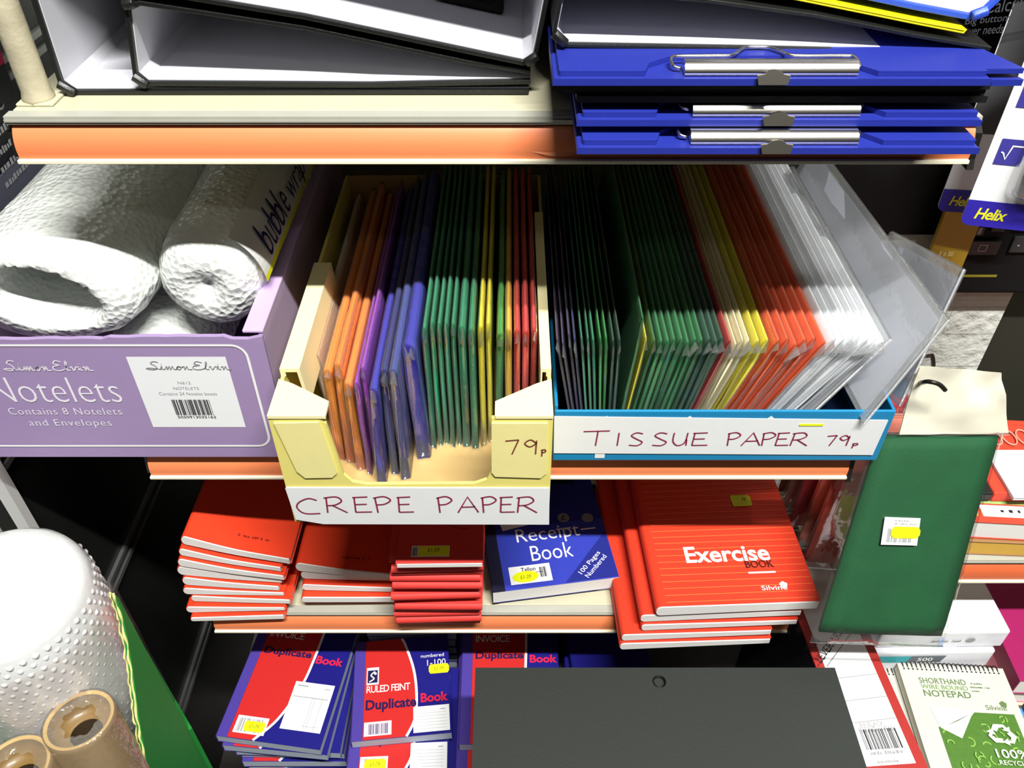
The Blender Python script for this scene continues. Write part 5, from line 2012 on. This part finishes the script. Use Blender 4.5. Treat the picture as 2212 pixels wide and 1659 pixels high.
def hp(px, py):
    p = pY(px, py, 0.775)
    return p.x - 0.36, p.z - 1.30


b = MB()
fr = front(-0.0006)
for s, (x0, y0), (x1, y1), h_ in (('er Calculator', (2088, 33), (2262, 4), 0.012), ('Big buttons', (2082, 58), (2182, 44), 0.0085), ('Never needs', (2068, 78), (2166, 66), 0.008)):
    p0, p1 = hp(x0, y0), hp(x1, y1)
    b.text(s, fr, p0[0], p0[1], math.hypot(p1[0] - p0[0], p1[1] - p0[1]), h_, rot=math.atan2(p1[1] - p0[1], p1[0] - p0[0]) * 0.6)
b.build('lettering', M('dim_grey_print', (66, 68, 74), 0.5), t)
t = thing('hanging_pack', 'white and crimson hanging pack at the top right corner, behind the calculator', 'pack', (0.478, 0.76, 1.19), math.radians(-10))
b = MB()
b.box(0, 0.12, 0, 0.002, 0, 0.32)
b.build('card', M('shaded_white_card', (120, 120, 120), 0.5), t)  # white card greyed, the shade it hangs in put into its colour
b = MB()
b.quad(front(-0.0005), 0.0005, 0.165, 0.1195, 0.195, 0)
b.quad(front(-0.0005), 0.0005, 0.21, 0.1195, 0.30, 0)
b.quad(front(-0.0005), 0.006, 0.07, 0.045, 0.115, 1)
b.build('printed_panels', [M('dark_crimson_print', (150, 18, 52), 0.5), M('dark_blue_print', (40, 44, 82), 0.5)], t)
b = MB()
b.text('8', front(-0.001), 0.019, 0.08, 0.012, 0.024, off=0.005)
b.text('6', front(-0.001), 0.02, 0.12, 0.009, 0.012)
b.build('lettering', M('pale_blue_print', (80, 86, 110), 0.5), t)
# big black calculator and yellow card lower down
t = thing('desk_calculator', 'large black desk calculator hanging below the calculator cards, at the right edge', 'calculator', (0.512, 0.84, 0.915), 0)
b = MB()
b.box(0, 0.20, 0, 0.028, 0, 0.24)
b.build('body', M('black_plastic_case', (20, 20, 20), 0.7, 0, 0.2), t, 0.005)
b = MB()


def dk(px, py):
    p = pY(px, py, 0.838)
    return p.x - 0.512, p.z - 0.915


for x0, y0, x1, y1 in ((2095, 508, 2130, 488), (2138, 500, 2178, 478), (2086, 550, 2165, 518), (2176, 545, 2240, 510), (2185, 497, 2230, 476)):
    p0, p1 = dk(x0, y0), dk(x1, y1)
    b.box(p0[0], p1[0], -0.004, 0.0, p0[1], p1[1])
b.build('keys', M('dark_grey_keys', (48, 50, 52), 0.4), t, 0.0015)
b = MB()
p = dk(2112, 504)
b.text('1', front(-0.0045), p[0] - 0.002, p[1], 0.004, 0.009)
p = dk(2110, 540)
b.ribbon(front(-0.0045), [(p[0], p[1]), (p[0] + 0.009, p[1]), (p[0] + 0.009, p[1] + 0.008), (p[0], p[1] + 0.008), (p[0], p[1])], 0.0013)
p = dk(2198, 528)
b.disc(front(-0.0045), p[0], p[1], 0.0012)
b.build('key_symbols', M('dim_white_print', (170, 170, 165), 0.5), t)
b = MB()
p0, p1 = dk(2075, 600), dk(2160, 585)
b.quad(front(-0.0006), p0[0], p0[1], p1[0], p0[1] + 0.0035)
b.build('gold_line', M('gold_print', (150, 140, 40), 0.5), t)
t = thing('hanging_pack', 'mustard yellow pack hanging between the dark display card and the black calculator', 'pack', (0.485, 0.83, 0.93))
b = MB()
b.box(0, 0.045, 0, 0.006, 0.0, 0.105)
b.box(0.008, 0.043, 0.001, 0.006, 0.107, 0.125)
b.build('card', M('mustard_card', (196, 160, 44), 0.5), t, 0.001)
b = MB()
b.smudge(front(-0.0006), 0.010, 0.045, 0.02, 0.009, 0, 51)
b.build('lettering', M('pale_yellow_print', (220, 196, 110), 0.5), t)
b = MB()
b.box(0.336, 0.70, 0.8705 - 0.008, 0.8695, 0.985, 1.6)
tag(b.build('display_board', M('black_corrugated_board', (16, 16, 15), 0.6, 0, 0.2, 0.3, 60)), 'tall black display board behind the hanging calculators at the right', 'board')
# next bay
OR2 = M('red_orange_ticket_card', (206, 98, 56), 0.5, 0, 0.4, 0.08, 25)
zB = 1.5 - 0.724
gondola_shelf(zB, 'shelf of the neighbouring bay with a red orange strip, at the right edge', OR2, 0.432, 1.05, 0.555, 0.72, False)
zC = 0.548
gondola_shelf(zC, 'lower shelf of the neighbouring bay, under the notepads and paper reams', OR2, 0.416, 1.05, 0.30, 0.868, False)
b = MB()
b.box(0.634, 1.25, 0.88, 0.90, 0.0, 1.02)
tag(b.build('bay_back_panel', M('dark_olive_panel', (44, 44, 36), 0.5)), 'dark panel closing the back of the neighbouring bay, right of the white brick', 'panel')


def hard_book(label, x0, x1, y0, y1, z0, z1, cov, pag, group=None, cat='book', rz=0, name='book'):
    t = thing(name, label, cat, (x0, y0, z0), rz, group)
    w_, d_, h_ = x1 - x0, y1 - y0, z1 - z0
    b = MB()
    b.box(0, w_, 0, d_, h_ - 0.0015, h_)
    b.box(0, w_, 0, d_, 0, 0.0015)
    b.box(-0.001, 0.0005, 0, d_, 0, h_)
    b.build('cover', cov, t, 0.0005)
    b = MB()
    b.box(0.001, w_ - 0.001, 0.001, d_ - 0.002, 0.0016, h_ - 0.0016)
    b.build('pages', pag, t)
    return t


YB = M('ochre_pages', (214, 168, 70), 0.6)
hard_book('book with ochre yellow edge, lowest of the pile on the right shelf', 0.455, 0.66, 0.556, 0.72, zB + 0.0004, zB + 0.022, M('tan_cover', (150, 110, 70), 0.5), YB, 'books on the neighbouring shelf', rz=math.radians(-3))
t = hard_book('book with thick white pages and a red and green cover, on the ochre one', 0.462, 0.66, 0.560, 0.72, zB + 0.0225, zB + 0.049, M('scarlet_cover', (206, 66, 44), 0.45), PAGES, 'books on the neighbouring shelf', rz=math.radians(-4))
b = MB()
fr = top(0.0268)
b.quad(fr, 0.004, 0.026, 0.195, 0.075, 0)
b.quad(fr, 0.03, 0.008, 0.195, 0.024, 1)
b.poly([(0.012, 0.008, 0.0268), (0.0245, 0.008, 0.0268), (0.0295, 0.024, 0.0268), (0.021, 0.024, 0.0268)], 2)
b.build('cover_print', [M('pale_green_print', (158, 190, 112), 0.5), WHITE, M('amber_print', (236, 190, 90), 0.5)], t)
b = MB()
b.smudge(top(0.0272), 0.050, 0.014, 0.020, 0.005, 0, 33)
b.build('lettering', INK, t)
t = hard_book('thin white pad lying on the red notebook and books at the right edge', 0.522, 0.70, 0.575, 0.645, zB + 0.0635, zB + 0.0675, M('greyish_white_cover', (206, 206, 212), 0.5), PAGES, 'books on the neighbouring shelf')
t = thing('ring_bound_notebook', 'red ring bound notebook with a black strip, lying on the books at the right edge', 'notebook', (0.507, 0.585, zB + 0.0495), 0)
b = MB()
b.box(0.0, 0.25, 0.0, 0.105, 0.0, 0.0135)
b.build('cover', M('scarlet_cover', (206, 66, 44), 0.45), t, 0.002)
b = MB()
b.box(-0.028, -0.0002, 0.0, 0.105, 0.0, 0.0135)
b.build('spine_strip', M('black_plastic', (25, 24, 22), 0.4), t, 0.002)
b = MB()
for k in range(5):
    c = (0.018 + k * 0.0165, 0.082)
    ring = [(c[0] + 0.0072 * math.cos(2 * math.pi * j / 20), c[1] + 0.012 * math.sin(2 * math.pi * j / 20), 0.0155) for j in range(20)]
    b.tube(ring, 0.0010, 6, closed=True)
b.build('pale_rings', M('pink_plastic', (220, 150, 130), 0.4), t)

# paper reams
REAM = M('ream_wrapper', (228, 228, 236), 0.25, 0, 0.5, 0.02)
zR = 0.657
for i, (z0, z1, dx, dy, lab_) in enumerate(((zC + 0.0004, 0.6255, -0.012, -0.006, 'lower white paper ream with a turquoise and grey end print, above the notepads'), (0.6259, zR, 0.0, 0.0, 'upper white paper ream, bright top, behind the wire bound notepads'))):
    t = thing('paper_ream', lab_, 'paper ream', (0.425 + dx, 0.5335 + dy, z0), math.radians(1.0), 'paper reams on the lower right shelf')
    b = MB()
    w_, h_ = 0.1495 + (0.004 if i == 0 else 0), z1 - z0
    b.box(0, w_, 0, 0.21, 0, h_)
    b.build('wrapper', REAM, t, 0.003, 3)
    b = MB()
    if i == 1:
        # folded end flaps
        b.poly([(w_ - 0.055, -0.0008, 0.003), (w_ - 0.003, -0.0008, h_ - 0.010), (w_ - 0.003, -0.0008, 0.003)])
        fp_ = b.build('end_flap', REAM, t)
        b = MB()
        b.smudge(front(-0.0012), 0.062, 0.013, 0.036, 0.004, 0, 31)
        b.disc(front(-0.0012), 0.107, 0.016, 0.0055, 0, 12, 0.0042)
        b.build('lettering', M('grey_print', (150, 150, 152), 0.6), t)
    else:
        b.poly([(0.010, -0.0008, 0.057), (0.052, -0.0008, 0.057), (0.056, -0.0008, 0.070), (0.010, -0.0008, 0.070)], 0)
        b.poly([(0.052, -0.0008, 0.057), (0.093, -0.0008, 0.057), (0.097, -0.0008, 0.070), (0.056, -0.0008, 0.070)], 1)
        pb_ = b.build('end_print', [M('turquoise_print', (40, 160, 170), 0.5), M('grey_dark_print', (92, 100, 108), 0.5)], t)
        b = MB()
        b.text('500', front(-0.0012), 0.064, 0.060, 0.018, 0.007, 0, off=0.01)
        b.build('lettering', PRINTW, pb_)

# wire bound notepads
NPW = M('off_white_notepad_cover', (200, 200, 189), 0.5, 0, 0.4, 0.02)
NGREEN = M('leaf_green_print', (74, 116, 40), 0.5, 0, 0.4, 0.2, 180)
NTXT = M('sage_green_print', (96, 122, 74), 0.6)
NLG = M('light_green_print', (112, 150, 74), 0.6)


def notepad(label, loc, rz, wd, dp, h, full, group):
    t = thing('wirebound_notepad', label, 'notepad', loc, rz, group)
    b = MB()
    b.box(0, wd, 0, dp, h - 0.0008, h)
    b.box(0, wd, 0, dp, 0, 0.001)
    b.build('cover', NPW, t)
    b = MB()
    b.box(0.0006, wd - 0.0006, 0.0006, dp - 0.0006, 0.001, h - 0.0008)
    b.build('pages', M('cream_pages', (224, 214, 190), 0.7, var=0.06, vscale=400), t)
    b = MB()
    n = 22
    path = []
    for k in range(n * 10):
        a = 2 * math.pi * k / 10
        path.append((0.004 + (wd - 0.008) * k / (n * 10), dp - 0.001 + 0.0058 * math.cos(a), h / 2 + (h / 2 + 0.002) * math.sin(a)))
    b.tube(path, 0.00062, 5)
    b.build('wire_spiral', M('black_wire', (44, 42, 36), 0.35, 0.6), t)
    b = MB()
    for k in range(n):
        x = 0.004 + (wd - 0.008) * (k + 0.2) / n
        b.disc(top(h + 0.0003), x + 0.001, dp - 0.0068, 0.0011, 0, 8)
    b.build('punched_holes', INK, t)
    if not full:
        return t
    fr = top(h + 0.0004)
    b = MB()

    def X(u):
        return u * wd

    b.text('SHORTHAND', fr, X(0.155), dp - 0.0245, X(0.435), 0.0072, 0, off=0.008)
    b.text('WIRE BOUND', fr, X(0.155), dp - 0.0312, X(0.435), 0.0055, 1, off=0.004)
    b.text('NOTEPAD', fr, X(0.16), dp - 0.0408, X(0.435), 0.0082, 0, off=0.012)
    b.text('Silvine', fr, X(0.69), dp - 0.0535, X(0.19), 0.0058, 0, off=0.004)
    for k, w_ in enumerate((0.12, 0.18, 0.07)):
        b.smudge(fr, X(0.62), dp - 0.0230 - k * 0.0046, X(w_), 0.0022, 0, 40 + k)
    p = (X(0.862), dp - 0.0460)
    for a in range(5):
        an = math.radians(90 + 72 * a)
        b.disc(top(h + 0.0005 + 0.00004 * a), p[0] + 0.0022 * math.cos(an), p[1] + 0.0022 * math.sin(an), 0.002, 0, 10)
    b.build('lettering', [NTXT, NLG], t)
    # the green panel with its curled white corner
    gx0, gx1, gy1 = X(0.19), X(0.925), dp - 0.0575
    b = MB()
    b.poly([fr(gx0, 0.006), fr(gx1, 0.006), fr(gx1, gy1), fr(X(0.56), gy1), fr(gx0, gy1 - 0.020)])
    gp_ = b.build('green_panel', NGREEN, t)
    b = MB()
    rr = random.Random(3)
    for k in range(46):
        x, y = rr.uniform(gx0 + 0.006, gx1 - 0.006), rr.uniform(0.01, gy1 - 0.006)
        if (x - gx0) * 0.55 + (gy1 - y) * -1.0 > -0.0 and y > gy1 - 0.02 and x < X(0.56):
            continue
        if x < X(0.5) and y > gy1 - 0.026:
            continue
        s = rr.uniform(0.003, 0.0052)
        for q in range(3):
            a0 = rr.random() * 6 + q * 2.09
            arc = [(x + s * math.cos(a0 + 0.28 * m), y + s * math.sin(a0 + 0.28 * m)) for m in range(6)]
            b.ribbon(top(h + 0.00055 + 0.000012 * (k * 3 + q)), arc, 0.0016, 0, False)
    b.build('leaf_pattern', M('pale_leaf_print', (128, 172, 74), 0.5), gp_)
    b = MB()
    cx, cy, R = X(0.73), gy1 - 0.0255, 0.0145
    for q in range(3):
        a0 = math.radians(90 + 120 * q)
        # a folded arrow: two arms of a bent band and an arrow head
        ca, sa = math.cos(a0 - math.pi / 2), math.sin(a0 - math.pi / 2)

        def rt(x, y):
            return fr2(cx + x * ca - y * sa, cy + (x * sa + y * ca) * 0.8)
        fr2 = top(h + 0.0024 + 0.0002 * q)
        b.poly([rt(x * 1.22, y * 1.22 - 0.0006) for x, y in [(-0.0080, 0.0062), (-0.0045, 0.0125), (0.0045, 0.0125), (0.0066, 0.0088), (0.0092, 0.0103), (0.0086, 0.0034), (0.0016, 0.0060), (0.0042, 0.0074), (0.0027, 0.0096), (0.0008, 0.0084), (-0.0008, 0.0084), (-0.0034, 0.0038)]])
    b.text('100%', top(h + 0.0024), X(0.615), gy1 - 0.052, X(0.28), 0.0098, 0, off=0.012)
    b.text('RECYCLED', top(h + 0.0024), X(0.615), gy1 - 0.0595, X(0.295), 0.005, 0, off=0.01)
    b.build('recycling_mark', [M('mint_white_print', (218, 232, 204), 0.5), M('pale_leaf_print', (128, 172, 74), 0.5)], gp_)
    b = MB()
    b.poly([(X(0.17), gy1 + 0.004, h + 0.0007), (X(0.575), gy1 + 0.001, h + 0.0007), (X(0.21), gy1 - 0.021, h + 0.0007)])
    b.poly([(X(0.575), gy1 + 0.001, h + 0.0012), (X(0.50), gy1 - 0.008, h + 0.0050), (X(0.365), gy1 - 0.032, h + 0.0014), (X(0.21), gy1 - 0.021, h + 0.0012), (X(0.36), gy1 - 0.014, h + 0.0044)])
    b.build('curled_corner', WHITE, gp_)
    return t


gn = 'wire bound notepads on the lower right shelf'
zN = 0.5920
NTL, NTR, NBL = pZ(1938, 1432, zN + 0.012), pZ(2166, 1444, zN + 0.012), pZ(2020, 1640, zN + 0.012)
rzn = math.atan2(NTR.y - NTL.y, NTR.x - NTL.x)
wdn = (NTR - NTL).length
dpn = 0.20
upv = Vector((-math.sin(rzn), math.cos(rzn), 0))
o = NTL - upv * dpn
notepad('wire bound shorthand notepad with green recycling print, topmost on the lower right shelf', (o.x, o.y, zN), rzn, wdn, dpn, 0.0118, True, gn)
for i in range(3):
    z0 = zC + 0.0008 + (2 - i) * 0.0143
    notepad(['notepad directly under the topmost one, shifted left', 'notepad third from the top of the pile on the lower right shelf', 'bottom notepad of the pile on the lower right shelf'][i], (o.x - 0.0165 - 0.002 * i, o.y + 0.001, z0), rzn + math.radians(0.5), wdn * 0.98, dpn, 0.0118, False, gn)
# magenta books and other pads at the right edge
MAG = M('magenta_cover', (158, 32, 92), 0.4, 0, 0.4, 0.05, 100)
zM = zC + 0.0004
for i in range(2):
    hard_book(['magenta book on top, right of the paper reams', 'book under the magenta one, right of the paper reams'][i], 0.592, 0.78, 0.505 + 0.004 * i, 0.75, zM + (0.026 if i == 0 else 0), zM + (0.055 if i == 0 else 0.0255), MAG if i == 0 else M('pink_cover', (214, 120, 150), 0.5), PAGES, 'books right of the paper reams', rz=math.radians(-2))
b = MB()
hard_book('blue covered book lying in front of the magenta ones at the right edge', 0.598, 0.70, 0.36, 0.49, zM, zM + 0.02, M('sky_blue_cover', (84, 150, 214), 0.45), PAGES, None)
t = hard_book('dark grey pad with a yellow patch, at the right edge beside the notepads', 0.601, 0.70, 0.41, 0.492, zM + 0.0205, zM + 0.032, M('dark_grey_cover', (70, 74, 80), 0.5), PAGES, None, 'pad', 0, 'writing_pad')
b = MB()
b.quad(top(0.0119), 0.012, 0.02, 0.05, 0.06)
b.build('yellow_patch', YSTICK, t)
